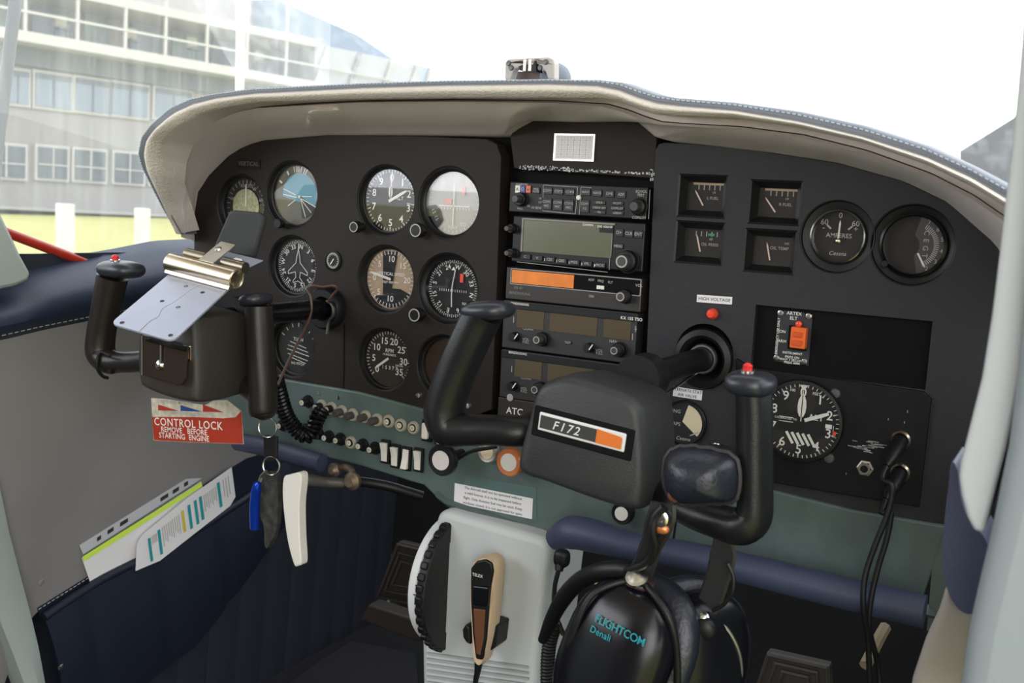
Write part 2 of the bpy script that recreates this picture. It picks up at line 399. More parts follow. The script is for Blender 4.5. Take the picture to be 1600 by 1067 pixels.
# padded navy sill above the door panel, wrapping up to the window
bm = NB()
su = resample([atx(p, q, LX-0.03) for p, q in ((-80, 460), (0, 438), (27, 417), (90, 403), (180, 388), (240, 376), (300, 373), (380, 368))], 30)
sd = resample([atx(p, q, LX+0.006) for p, q in ((-80, 546), (0, 534), (70, 518), (145, 503), (230, 488), (310, 478), (420, 461))], 30)
rows = []
for k in range(9):
    t = k/8; rows.append([p.lerp(q, t)+X*(0.045*sin(pi*t)) for p, q in zip(su, sd)])
rows.insert(0, [p-X*0.05-Z*0.01 for p in su]); grid(bm, rows)
sp = obj('side_sill_pad', bm, NAVY, None, origin=su[15]); single(sp, 'padded navy vinyl sill under the left side window', 'sill pad')
# cabin shell: fuselage skin outboard of the left wall, roof, rear bulkhead, right wall behind the pillar
bm = NB(); rbox(bm, -0.63, -0.612, FZ, -0.02, -2.0, 0.75); struct('wall_left', bm, FRAME)
bm = NB(); rbox(bm, -0.61, -0.57, -0.10, 0.50, -2.0, -1.25); rbox(bm, -0.61, -0.57, 0.36, 0.50, -1.25, -0.1); struct('wall_left', bm, SEATB)
bm = NB(); rbox(bm, -0.62, 0.62, 0.50, 0.53, -2.0, -0.12); struct('ceiling', bm, LINER)
bm = NB(); rbox(bm, -0.62, 0.62, FZ, 0.5, -2.03, -2.0); struct('wall_back', bm, SEATB)
bm = NB(); rbox(bm, 0.60, 0.63, FZ, -0.02, -0.35, 0.75); struct('wall_right', bm, FRAME)
bm = NB(); rbox(bm, 0.60, 0.63, FZ, 0.5, -2.0, -1.6); struct('wall_right', bm, SEATB)
# windows
bm = NB(); rows = []
for k in range(9):
    t = k/8; row = []
    for i in range(21):
        s = -1+2*i/20; row.append(V((0.585*s, 0.55-0.65*t-0.18*s*s*(1-t), 0.03+0.49*t+0.03*sin(pi*t))))
    rows.append(row)
grid(bm, rows); wn = struct('window_1', bm, WSHIELD)
bm = NB(); grid(bm, [[V((-0.592, y, z)) for y in (-1.25, -0.8, -0.3, 0.40)] for z in (-0.06, 0.2, 0.40)]); struct('window_2', bm, WSHIELD)
# left window post foot at the far left edge
bm = NB(); pl = [(-90, 250), (-24, 330), (-6, 366), (8, 396), (24, 424), (20, 436), (0, 444), (-80, 460)]
prism(bm, [atx(a, b, LX-0.005) for a, b in pl], V((0.03, 0, 0)))
struct('trim_2', bm, FRAME, bevel=0.008)
# ================================================================= INSTRUMENT PANEL
ip = thing('instrument_panel', 'wide black instrument panel filling the space under the grey hood', 'instrument panel', at(800, 450))
def add_holes(o, bm):
    c = bpy.data.objects.new('cut', bpy.data.meshes.new('cut')); bm.to_mesh(c.data); bm.free(); COL.objects.link(c)
    c.location = (0, 0, 0); md = o.modifiers.new('b', 'BOOLEAN'); md.operation = 'DIFFERENCE'; md.object = c; md.solver = 'EXACT'
    bpy.context.view_layer.update(); apply_mods(o); bpy.data.objects.remove(c)
GA = {  # name: centre pixel, outer height px
 'asi': (375, 322, 100), 'att': (454.8, 304.3, 107), 'alt': (602, 313, 112), 'nav': (700.5, 317.5, 116),
 'dg': (456, 416, 97), 'vsi': (601.5, 436.7, 108), 'nav2': (699, 452, 114), 'tc': (456, 544, 92), 'rpm': (598, 562, 99), 'adf': (692, 573, 100),
 'amp': (1307, 370, 116), 'suc': (1425, 383, 130)}
def gc(k): a, b, h = GA[k]; return at(a, b), size_z(a, b, h)/2
lp = [(303, 378), (303, 337), (309, 300), (326, 274), (356, 244), (375, 232), (400, 221), (412, 219), (510, 211), (640, 212), (760, 217), (776, 225), (783, 245), (776, 450), (768, 640), (735, 652), (665, 640), (560, 612), (430, 590), (305, 560)]
bm = NB(); plate(bm, lp, 0.0, 0.02); po = obj('left_panel', bm, PANEL_L, ip, smooth=False)
cb = NB()
for k in ('asi', 'att', 'alt', 'nav', 'dg', 'vsi', 'nav2', 'tc', 'rpm', 'adf'):
    c, r = gc(k); lathe(cb, c+Y*0.05, -Y, [(0, 0), (r, 0), (r, 0.1), (0, 0.1)], 48)
add_holes(po, cb)
b = po.modifiers.new('bevel', 'BEVEL'); b.width = 0.003; b.segments = 3; b.limit_method = 'ANGLE'; b.angle_limit = RAD(50)
for p in po.data.polygons: p.use_smooth = True
po.data.set_sharp_from_angle(angle=RAD(35))
# backing in a slightly deeper plane (centre channel)
bm = NB(); plate(bm, [(330, 235), (790, 205), (802, 200), (825, 186), (900, 188), (995, 187), (1012, 198), (1025, 214), (1060, 222), (1056, 690), (800, 660), (300, 560)], 0.024, 0.01)
obj('backing_plate', bm, DEEP, ip, smooth=False)
bm = NB(); plate(bm, [(797, 214), (803, 201), (825, 188), (900, 190), (995, 189), (1010, 199), (1026, 216), (1024, 279), (930, 272), (803, 263)], 0.006, 0.012)
obj('centre_plate', bm, PANEL_L, ip, smooth=False, bevel=0.001)
bm = NB()
for i in range(150):   # chipped paint along the lower edge of the centre plate
    t = random.random(); x = 812+208*t; y = 262.5+9.5*t+random.uniform(-5, 2)*(0.9 if t < 0.45 else 0.4)
    a = at(x, y, 0.0056); box(bm, a, (random.uniform(0.0006, 0.0022), 0.0003, random.uniform(0.0005, 0.0022)))
for i in range(12): a = at(1019+random.uniform(-4, 5), 268+random.uniform(-3, 14), 0.0056); box(bm, a, (0.0012, 0.0003, 0.003))
obj('chipped_paint', bm, mat('bare_metal_chip', (0.55, 0.56, 0.58), 0.5), ip, smooth=False)
# right panel
rp = [(1030, 225), (1040, 223), (1100, 227), (1150, 231), (1204, 239), (1308, 255), (1412, 284), (1481, 317), (1533, 352), (1580, 410), (1580, 520), (1570, 660), (1540, 760), (1500, 824), (1440, 818), (1330, 797), (1200, 765), (1060, 735), (1003, 722), (1010, 560), (1024, 235)]
bm = NB(); plate(bm, rp, 0.0, 0.024); po = obj('right_panel', bm, PANEL_R, ip, smooth=False)
cb = NB()
QG = {'fuel_l': ((1059, 277), (1134, 336)), 'fuel_r': ((1168, 283), (1253, 350)), 'oil_p': ((1053, 349), (1131, 410)), 'oil_t': ((1160, 357.5), (1244, 428))}
def qg(k):
    (a, b), (c, d) = QG[k]; ca = at((a+c)/2, (b+d)/2); return ca, 0.0258, 0.0215
for k in QG:
    c, hw, hh = qg(k); box(cb, c, (hw*2, 0.1, hh*2))
c, r = at(1100, 552), 0.030; lathe(cb, c+Y*0.05, -Y, [(0, 0), (r, 0), (r, 0.1), (0, 0.1)], 40)
# rectangular opening for glove box plate
p1, p2 = at(1181, 476), at(1456, 606); SX0, SZ1 = p1.x, p1.z; SX1 = at(1457, 503).x; SZ0 = at(1445, 609).z
box(cb, ((SX0+SX1)/2, 0, (SZ0+SZ1)/2), (SX1-SX0, 0.1, SZ1-SZ0))
add_holes(po, cb)
for k in ('amp', 'suc'):
    cb = NB(); c, r = gc(k); lathe(cb, c+Y*0.05, -Y, [(0, 0), (r, 0), (r, 0.1), (0, 0.1)], 56); add_holes(po, cb)
b = po.modifiers.new('bevel', 'BEVEL'); b.width = 0.0035; b.segments = 3; b.limit_method = 'ANGLE'; b.angle_limit = RAD(50)
for p in po.data.polygons: p.use_smooth = True
po.data.set_sharp_from_angle(angle=RAD(35))
bm = NB(); box(bm, ((SX0+SX1)/2, 0.009, (SZ0+SZ1)/2), (SX1-SX0+0.01, 0.003, SZ1-SZ0+0.01)); obj('black_insert', bm, DEEP, ip, smooth=False)
# altimeter plate below
bm = NB(); plate(bm, [(1150, 560), (1171, 574), (1300, 592), (1443, 612), (1455, 624), (1436, 792), (1300, 770), (1195, 752), (1150, 745)], -0.0045, 0.006)
ap = obj('radio_plate', bm, SATIN, ip, smooth=False, bevel=0.0008)
bm = NB()
for i in range(26):
    a = at(1352+random.gauss(0, 14), 697+random.gauss(0, 4), -0.0050); box(bm, a, (random.uniform(0.002, 0.010), 0.0002, random.uniform(0.0004, 0.0012)))
for q in ((1418, 643), (1413, 660), (1388, 655), (1300, 716), (1322, 740)): box(bm, at(*q, -0.0050), (0.0006, 0.0002, 0.0022))
obj('scratches', bm, mat('scratch_grey', (0.42, 0.42, 0.42), 0.5), ip, smooth=False)
# backing behind right panel
bm = NB(); plate(bm, [(1040, 250), (1290, 265), (1400, 300), (1500, 350), (1500, 520), (1460, 760), (1070, 700)], 0.026, 0.004)
obj('backing_plate', bm, DEEP, ip, smooth=False)
bm = NB(); bar(bm, at(538, 505, -0.0004), at(537, 606, -0.0004), 0.0018); obj('panel_joint', bm, DEEP, ip, smooth=False)
# faint placard top left
bm = NB(); rectpx(bm, 371, 248, 406, 264, -0.0015, 0.0015); pc = obj('placard', bm, BLACK, ip, smooth=False)
bm = NB(); text(bm, 'VERTICAL', at(388, 256, -0.0017), 0.0075); obj('print', bm, mat('faint_print', (0.12, 0.11, 0.10), 0.6), pc, smooth=False)
# panel screws
for q in ((501, 614), (530, 621), (655, 617), (732, 634)):
    bm = NB(); lathe(bm, at(*q), -Y, [(0, 0.0035), (0.003, 0.003), (0.0042, 0)], 14); obj('screw', bm, CHROME, ip)
for q, s in (((1305, 615), 0), ((1295, 716), 0), ((1202, 606), 0)):
    bm = NB(); lathe(bm, at(*q, -0.0045), -Y, [(0, 0.002), (0.0042, 0.0016), (0.0052, 0)], 16); obj('screw', bm, mat('dull_screw', (0.12, 0.12, 0.12), 0.4, 0.6), ip)

# ----------------------------------------------------------------- gauges
def ticks(bm, c, y, r0, r1, angs, wd):
    for a in angs:
        a = RAD(a); d = V((sin(a), 0, cos(a))); p = V((c.x, y, c.z)); bar(bm, p+d*r0, p+d*r1, wd)
def P2(c, y, ang, r): a = RAD(ang); return V((c.x+sin(a)*r, y, c.z+cos(a)*r))
def needle(c, y, ang, L, wd, tail=0.0, tip=0.0):
    bm = NB(); a = RAD(ang); d = V((sin(a), 0, cos(a))); s = V((d.z, 0, -d.x)); p = V((c.x, y, c.z))
    prism(bm, [p-d*tail-s*wd/2, p-d*tail+s*wd/2, p+d*L*0.8+s*wd/2, p+d*L+s*tip/2, p+d*L-s*tip/2, p+d*L*0.8-s*wd/2], V((0, 0.0006, 0))); return bm
def gauge(name, label, key, dial=DIAL, depth=0.012, inner=0.88, grp='round gauges in the left panel', rim=BLACK):
    c, r = gc(key); t = thing(name, label, 'gauge', c, grp)
    bm = NB(); ri = r*inner
    lathe(bm, c, -Y, [(r*0.998, -0.02), (r*0.998, -0.001), (r*0.97, -0.0015), (r*0.95, -0.005), (ri+0.0015, -depth*0.62), (ri, -depth*0.62-0.0005), (ri, -depth), (r*0.9, -0.02)], 48)
    obj('bezel', bm, rim, t)
    bm = NB(); lathe(bm, c, -Y, [(ri+0.001, -depth-0.0022), (0, -depth-0.0022)], 48); thicken(bm, 0.001)
    obj('dial', bm, dial, t)
    bm = NB(); lathe(bm, c, -Y, [(ri, -depth*0.62-0.001), (0, -depth*0.62-0.001)], 40); obj('glass', bm, GLASS, t)
    return t, c, ri, depth-0.0002
def marks(t, fn, mt=WHITE, name='dial_markings'):
    bm = NB(); fn(bm); return obj(name, bm, mt, t, smooth=False)
def knob(t, c, r, L, mt=BLACK, name='knob', ring=False):
    bm = NB(); lathe(bm, c, -Y, [(r*0.75, 0), (r*0.8, L*0.4), (r, L*0.45), (r, L*0.9), (r*0.9, L), (0, L)], 20); k = obj(name, bm, mt, t)
    if ring:
        bm = NB(); lathe(bm, c-Y*L, -Y, [(r*0.72, 0), (r*0.88, 0), (r*0.88, 0.0004), (r*0.72, 0.0004)], 24); obj('ring_marking', bm, DIM, k)
    return k
# airspeed
t, c, R, y = gauge('airspeed_indicator', 'round gauge with yellowish centre card, partly hidden behind the black tablet holder', 'asi')
bm = NB(); lathe(bm, c+Y*(y-0.001), -Y, [(0, 0), (R*0.62, 0)], 32); thicken(bm, 0.0006); obj('centre_card', bm, OLIVEY, t)
marks(t, lambda b: (ticks(b, c, y, R*0.8, R*0.95, range(0, 360, 12), 0.0006), [text(b, s, P2(c, y, a, R*0.72), 0.006) for s, a in (('40', 30), ('60', 70), ('80', 120), ('100', 165), ('120', 210), ('140', 250), ('160', 290), ('KNOTS', 0))]), DIM)
obj('needle', needle(c, y-0.002, 0, R*0.8, 0.0016), WHITE, t)
# attitude
t, c, R, y = gauge('attitude_indicator', 'round artificial horizon with blue sky half and white lines', 'att', dial=OLIVE)
bm = NB(); n = 32; pts = [P2(c, y-0.0006, -95+215*i/n, R*0.74)+V((0.004, 0, 0.0)) for i in range(n+1)]; prism(bm, pts, Y*0.0005); obj('sky_half', bm, SKYB, t, smooth=False)
bm = NB(); pts = [P2(c, y-0.0007, 120+50*i/10, R*0.78)+V((0.004, 0, 0.0)) for i in range(11)]+[P2(c, y-0.0007, 0, 0)+V((0.004, 0, 0))]; prism(bm, pts, Y*0.0004); obj('ground_half', bm, INK, t, smooth=False)
def f(b):
    o = V((c.x+0.004, y-0.0012, c.z-0.002))
    bar(b, o+V((-0.026, 0, 0.009)), o+V((-0.006, 0, 0.002)), 0.0011); bar(b, o+V((0.004, 0, 0.0005)), o+V((0.02, 0, 0.001)), 0.0011)
    bar(b, o+V((-0.026, 0, 0.002)), o+V((-0.004, 0, -0.001)), 0.0011); bar(b, o+V((-0.018, 0, -0.012)), o+V((-0.006, 0, -0.004)), 0.0009)
    bar(b, o+V((0.003, 0, -0.002)), o+V((0.028, 0, -0.012)), 0.0011); bar(b, o+V((0.002, 0, -0.002)), o+V((0.011, 0, -0.025)), 0.0009); bar(b, o+V((0.003, 0, -0.003)), o+V((0.02, 0, -0.019)), 0.0009)
    ticks(b, c, y-0.0008, R*0.76, R*0.9, (-60, -30), 0.0022); ticks(b, c, y-0.0008, R*0.76, R*0.96, (-10, -4, 0, 4, 10, 20, 26), 0.0011); lathe(b, o, -Y, [(0, 0.0006), (0.0018, 0.0004), (0.002, 0)], 12)
marks(t, f)
knob(t, c+V((-0.012, -0.001, -0.036)), 0.006, 0.010)
# heading indicator
t, c, R, y = gauge('heading_indicator', 'black compass dial with a white outlined airplane in its centre', 'dg')
def f(b):
    ticks(b, c, y, R*0.84, R*0.93, range(0, 360, 5), 0.0006); ticks(b, c, y, R*0.82, R*0.95, range(0, 360, 10), 0.0008)
    for i, s in enumerate(('33', 'N', '3', '6', 'E', '12', '15', 'S', '21', '24', 'W', '30')):
        a = -20+30*i; ar = RAD(a); text(b, s, P2(c, y, a, R*0.72), 0.0078, V((cos(ar), 0, -sin(ar))), V((sin(ar), 0, cos(ar))))
    q = [(0, .62), (.07, .35), (.1, .12), (.46, -.22), (.46, -.32), (.12, -.22), (.09, -.42), (.22, -.56), (.22, -.63), (0, -.56)]
    q = q+[(-x, z) for x, z in q[::-1][1:-1]]
    for i in range(len(q)):
        a, d = q[i], q[(i+1) % len(q)]; bar(b, V((c.x+a[0]*R, y-0.0003, c.z+a[1]*R)), V((c.x+d[0]*R, y-0.0003, c.z+d[1]*R)), 0.0007)
    bar(b, P2(c, y, 0, R*0.6), P2(c, y, 0, R*0.82), 0.0012)
marks(t, f)
# altimeter left
t, c, R, y = gauge('altimeter', 'brown faced altimeter with white digits and hands, top of the left panel', 'alt', dial=DIALB)
def altmarks(b, c, R, y, sz, rr=0.72):
    ticks(b, c, y, R*0.9, R*0.98, [7.2*i for i in range(50)], 0.0007); ticks(b, c, y, R*0.85, R*0.98, [36*i for i in range(10)], 0.0012)
    for i in range(10): text(b, str(i), P2(c, y, 36*i, R*rr), sz)
marks(t, lambda b: (altmarks(b, c, R, y, 0.012), text(b, 'ALT', V((c.x+0.012, y, c.z+0.003)), 0.006), bar(b, V((c.x+R*0.62, y, c.z-R*0.05)), V((c.x+R*0.9, y, c.z-R*0.1)), 0.0006)))
obj('long_needle', needle(c, y-0.0025, 62, R*0.72, 0.0032, 0.002, 0.0015), IVORY, t)
bm = needle(c, y-0.002, 2, R*0.78, 0.0012, 0.0, 0.001); prism(bm, [V((c.x, y-0.002, c.z))+V((sin(RAD(a))*0.0028, 0, 0.010+cos(RAD(a))*0.007)) for a in range(0, 360, 30)], V((0, 0.0005, 0)))
obj('short_needle', bm, IVORY, t)
knob(t, c+V((-0.032, -0.001, -0.033)), 0.0068, 0.016, ring=True)
# nav 1
t, c, R, y = gauge('course_deviation_indicator', 'pale grey faced cross needle indicator beside the radio stack', 'nav', dial=PALED, inner=0.86)
def f(b):
    bar(b, P2(c, y-0.001, 0, R*0.62), P2(c, y-0.001, 180, R*0.72), 0.0013); bar(b, V((c.x-R*0.55, y-0.001, c.z-0.003)), V((c.x+R*0.6, y-0.001, c.z-0.003)), 0.0013)
    ticks(b, c, y, R*0.86, R*0.95, range(0, 360, 10), 0.0006)
    for i in range(-5, 6): bar(b, V((c.x+i*0.0042, y, c.z-0.0045)), V((c.x+i*0.0042, y, c.z-0.0075)), 0.0007)
    for a, s in ((0, 'N'), (-35, '30'), (150, 'TO'), (180, 'NAV')): text(b, s, P2(c, y, a, R*0.76), 0.006)
marks(t, f)
bm = NB(); prism(bm, [P2(c, y-0.0004, a, R*0.98) for a in range(215, 268, 6)]+[P2(c, y-0.0004, 264, R*0.70), P2(c, y-0.0004, 245, R*0.55), P2(c, y-0.0004, 214, R*0.66)], Y*0.0004); sh = obj('dark_scale', bm, INK, t, smooth=False)
bm = NB(); [text(bm, s, P2(c, y-0.0008, a, R*0.8), 0.0066, V((0.5, 0, -0.86)), V((0.86, 0, 0.5))) for s, a in (('15', 232), ('12', 250))]; obj('numerals', bm, DIM, sh, smooth=False)
bm = NB(); box(bm, V((c.x+R*0.35, y-0.0005, c.z+R*0.42)), (0.0045, 0.0004, 0.010)); box(bm, V((c.x-R*0.22, y-0.0005, c.z+R*0.06)), (0.010, 0.0004, 0.006)); obj('warning_flags', bm, PALERED, t, smooth=False)
knob(t, at(660, 360, -0.001), 0.0085, 0.014, ring=True)
# VSI
t, c, R, y = gauge('vertical_speed_indicator', 'climb rate gauge with a black band down its beige face', 'vsi', dial=BEIGED)
bm = NB(); prism(bm, [V((c.x+a*R, y-0.0002, c.z+b*R)) for a, b in ((-.35, .9), (.25, .93), (.05, -.3), (.4, -.3), (.78, -.45), (.45, -.86), (0, -.97), (-.5, -.83), (-.62, -.6), (-.3, -.55))], Y*0.0004); obj('dark_band', bm, DIAL, t, smooth=False)
def f(b):
    ticks(b, c, y-0.0004, R*0.82, R*0.95, range(-180, 180, 9), 0.0008)
    for s, a in (('10', 0), ('20', 90), ('10', 180), ('0', 270), ('5', 315), ('5', 225), ('15', 45)): text(b, s, P2(c, y-0.0004, a, R*0.66), 0.010)
    text(b, 'VERTICAL SPEED', V((c.x, y-0.0004, c.z+0.006)), 0.0052); text(b, 'FEET PER MIN', V((c.x, y-0.0004, c.z-0.004)), 0.0038)
marks(t, f)
obj('needle', needle(c, y-0.002, 283, R*0.86, 0.0030, 0.001, 0.001), IVORY, t)
# NAV2
t, c, R, y = gauge('omni_bearing_indicator', 'black compass rose indicator with a vertical white needle and one red flag', 'nav2', inner=0.84)
def f(b):
    ticks(b, c, y, R*0.86, R*0.93, range(0, 360, 5), 0.0006); ticks(b, c, y, R*0.84, R*0.95, range(0, 360, 10), 0.0009)
    for i, s in enumerate(('W', '30', '33', 'N', '3', '6', 'E', '12', '15', 'S', '21', '24')):
        a = 12+30*i; ar = RAD(a); text(b, s, P2(c, y, a, R*0.73), 0.0075, V((cos(ar), 0, -sin(ar))), V((sin(ar), 0, cos(ar))))
    for i in range(-6, 7): bar(b, V((c.x+i*0.003, y, c.z-0.0035)), V((c.x+i*0.003, y, c.z-0.0007)), 0.0006)
    prism(b, [P2(c, y-0.0004, 0, R*0.72), P2(c, y-0.0004, 8, R*0.62), P2(c, y-0.0004, -8, R*0.62)], Y*0.0004); text(b, 'NAV', V((c.x+0.018, y, c.z-0.016)), 0.0045)
marks(t, f)
bm = NB(); tube(bm, [V((c.x+0.003, y-0.0015, c.z+R*0.62)), V((c.x-0.0005, y-0.0015, c.z)), V((c.x, y-0.0015, c.z-R*0.6))], 0.0006, seg=6); obj('needle', bm, WHITE, t)
bm = NB(); box(bm, V((c.x+R*0.33, y-0.0006, c.z+R*0.38)), (0.0045, 0.0004, 0.010)); obj('red_flag', bm, REDM, t, smooth=False)
knob(t, at(658, 491, -0.001), 0.0085, 0.014, ring=True)
# turn coordinator
t, c, R, y = gauge('turn_coordinator', 'turn gauge with a small white airplane, behind the pilot yoke', 'tc')
def f(b):
    for i, (a, d) in enumerate(((0.4, 0.1), (0.5, -0.05), (0.55, -0.2), (0.5, -0.38), (0.4, -0.5))): bar(b, V((c.x-a*R, y, c.z+d*R+0.003)), V((c.x+a*R, y, c.z+d*R-0.003)), 0.0008)
    text(b, 'TURN', V((c.x, y, c.z+0.010)), 0.006); ticks(b, c, y, R*0.8, R*0.95, range(-60, 70, 20), 0.001); text(b, 'NO PITCH', V((c.x, y, c.z-0.021)), 0.0045)
marks(t, f)
# RPM
t, c, R, y = gauge('tachometer', 'engine revolution gauge reading zero, lowest in its column', 'rpm', dial=DIALB, inner=0.90)
def f(b):
    A = lambda v: -132+v*(264/35)
    ticks(b, c, y, R*0.86, R*0.95, [A(i) for i in range(0, 36)], 0.0007); ticks(b, c, y, R*0.82, R*0.95, [A(i) for i in range(0, 36, 5)], 0.0012)
    for v in range(0, 36, 5): text(b, str(v), P2(c, y, A(v), R*0.64), 0.0115)
    text(b, 'RPM', V((c.x+0.001, y, c.z+R*0.28)), 0.0065); text(b, 'HUNDREDS', V((c.x+0.001, y, c.z+R*0.14)), 0.0036)
    text(b, '1 5 3 7 7', V((c.x+0.002, y, c.z-R*0.32)), 0.0062); text(b, 'HOURS', V((c.x+0.016, y, c.z-R*0.20)), 0.0032)
marks(t, f)
obj('needle', needle(c, y-0.002, -126, R*0.66, 0.0028, 0.001, 0.001), IVORY, t)
# blank ADF
t, c, R, y = gauge('blank_gauge', 'plain dark brown blank disc behind the right yoke horn', 'adf', dial=mat('blank_brown_reflection', (0.045, 0.026, 0.016), 0.35))  # disc colour carries the brown reflected in the dark glass
# little clock
c = at(521, 407); t = thing('suction_gauge', 'tiny round gauge, smallest on the left panel, between two columns of large gauges', 'gauge', c)
bm = NB(); r = size_z(521, 407, 33)/2; lathe(bm, c, -Y, [(r, 0), (r, 0.002), (r*0.82, 0.003), (r*0.78, 0.001), (r*0.78, 0)], 28); obj('bezel', bm, BLACK, t)
bm = NB(); lathe(bm, c, -Y, [(0, 0.0008), (r*0.8, 0.0008)], 28); obj('dial', bm, DIAL, t)
bm = NB(); ticks(bm, c, -0.0010, r*0.5, r*0.74, range(0, 360, 24), 0.0008); lathe(bm, c-Y*0.0011, -Y, [(r*0.60, 0), (r*0.76, 0)], 28); obj('dial_markings', bm, DIM, t, smooth=False)
obj('needle', needle(c, -0.0018, 215, r*0.5, 0.0012, r*0.2), WHITE, t)
# ammeter
t, c, R, y = gauge('ammeter', 'ammeter, left of the two round gauges on the right panel', 'amp', depth=0.010, inner=0.74, grp='round gauges in the right panel')
bm = NB(); lathe(bm, c+Y*0.006, -Y, [(R*1.0, 0), (R*1.0, 0.0030), (R*0.95, 0.0036), (R*0.93, 0.003), (R*0.93, 0)], 40); obj('chrome_ring', bm, mat('dark_chrome', (0.25, 0.25, 0.25), 0.2, 1), t)
def f(b):
    text(b, '60', P2(c, y, -48, R*0.76), 0.0072); text(b, '60', P2(c, y, 48, R*0.76), 0.0072); text(b, '0', P2(c, y, 0, R*0.78), 0.0072); text(b, '-', P2(c, y, -62, R*0.66), 0.007); text(b, '+', P2(c, y, 62, R*0.66), 0.007)
    ticks(b, c, y, R*0.42, R*0.62, (-48, 48), 0.0016); text(b, 'AMPERES', V((c.x, y, c.z+0.001)), 0.0058); text(b, 'Cessna', V((c.x, y, c.z-R*0.62)), 0.0055, shear=0.3)
marks(t, f, DIM)
obj('needle', needle(c, y-0.002, 2, R*0.62, 0.0016, 0.002), IVORY, t)
bm = NB(); lathe(bm, V((c.x, y-0.002, c.z-0.004)), -Y, [(0, 0.001), (0.002, 0.0006), (0.0026, 0)], 12); obj('pivot', bm, BRASS, t)
# dual vacuum / EGT gauge
t, c, R, y = gauge('vacuum_gauge', 'half dark round gauge with curved scale in the upper right corner of the panel', 'suc', depth=0.012, inner=0.74, grp='round gauges in the right panel')
bm = NB(); lathe(bm, c+Y*0.007, -Y, [(R*1.06, 0), (R*1.06, 0.003), (R*0.98, 0.004), (R*0.95, 0.003), (R*0.95, 0)], 40); obj('ring', bm, GLOSSB, t)
bm = NB(); prism(bm, [P2(c, y-0.0004, a, R*0.99) for a in range(10, 176, 8)]+[V((c.x+0.001, y-0.0004, c.z-R*0.35)), V((c.x+R*0.18, y-0.0004, c.z-R*0.1)), V((c.x+R*0.16, y-0.0004, c.z+R*0.12)), V((c.x, y-0.0004, c.z+R*0.35))], Y*0.0004); obj('scale_card', bm, mat('card_grey', (0.05, 0.05, 0.055), 0.5), t, smooth=False)
def f(b):
    ticks(b, c, y-0.0008, R*0.62, R*0.78, [28+5*i for i in range(26)], 0.0009)
    for s, a in (('7', 28), ('6', 52), ('5', 75), ('4', 100), ('3', 125), ('2', 148)): text(b, s, P2(c, y-0.0008, a, R*0.88), 0.0055)
    for i, s in enumerate('CARB'[:1]+'EGT'): text(b, s, V((c.x+R*0.36, y-0.0008, c.z+R*(0.42-0.25*i))), 0.0065, -Z, X)
marks(t, f, DIM)
obj('needle', needle(c, y-0.002, 150, R*0.85, 0.0016, -R*0.3), WHITE, t)
knob(t, at(1383, 412, -0.0005), 0.003, 0.003)

# square gauges
def sgauge(key, label, mk, ang, brightcard=False):
    c, hw, hh = qg(key); t = thing('quadrant_gauge', label, 'gauge', c, 'square gauges on the right panel')
    bm = NB(); prof = [(0, 0.0), (0.002, 0.001), (0.0075, 0.010), (0.0075, 0.014)]; rings = []
    for ins, d in prof: rings.append([bm.verts.new(V((c.x+sx*(hw-ins), d, c.z+sz*(hh-ins)))) for sx, sz in ((-1, -1), (1, -1), (1, 1), (-1, 1))])
    for A, B in zip(rings, rings[1:]):
        for i in range(4): bm.faces.new((A[i], A[(i+1) % 4], B[(i+1) % 4], B[i]))
    obj('bezel', bm, BLACK, t, smooth=False)
    bm = NB(); box(bm, V((c.x, 0.0135, c.z)), (hw*2-0.012, 0.001, hh*2-0.012)); obj('dial', bm, DIAL, t, smooth=False)
    bm = NB(); box(bm, V((c.x, 0.0105, c.z)), (hw*2-0.015, 0.0004, hh*2-0.015)); obj('glass', bm, GLASS, t, smooth=False)
    y = 0.0128; bm = NB(); o = V((c.x, y, c.z-0.012))
    mk(bm, c, y); obj('dial_markings', bm, DIM, t, smooth=False)
    if brightcard:
        bm = NB(); box(bm, V((c.x+0.002, y+0.0001, c.z+0.0125)), (0.032, 0.0002, 0.0022)); obj('scale_strip', bm, BEIGED, t, smooth=False)
    bm = needle(V((c.x-0.002, 0, c.z-0.009)), y-0.0015, ang, 0.018, 0.0014); obj('needle', bm, mat('needle_pink', (0.8, 0.62, 0.55), 0.5), t, smooth=False)
    return t, c, y
def mkf(s1, s2):
    def g(b, c, y):
        for i in range(5): bar(b, V((c.x-0.008+i*0.0055, y, c.z+0.0115)), V((c.x-0.008+i*0.0055, y, c.z+0.0065)), 0.0009)
        text(b, s1, V((c.x+0.007, y, c.z-0.0015)), 0.0040); text(b, s2, V((c.x+0.008, y, c.z+0.004)), 0.0035)
    return g
sgauge('fuel_l', 'square fuel gauge reading L FUEL, upper left of the four', mkf('L FUEL', '19'), -32, True)
sgauge('fuel_r', 'square fuel gauge reading R FUEL, upper right of the four', mkf('R FUEL', '19'), -38, True)
t, c, y = sgauge('oil_p', 'square oil pressure gauge with a small green mark, lower left of the four', mkf('OIL PRESS', '60'), -16)
bm = NB(); box(bm, V((c.x+0.008, y-0.0003, c.z+0.0085)), (0.0065, 0.0002, 0.0022)); obj('green_mark', bm, GREENM, t, smooth=False)
sgauge('oil_t', 'square oil temperature gauge, lower right of the four', lambda b, c, y: (text(b, 'OIL TEMP', V((c.x+0.006, y, c.z+0.003)), 0.0042), text(b, '245', V((c.x+0.013, y, c.z+0.008)), 0.0032)), -14)

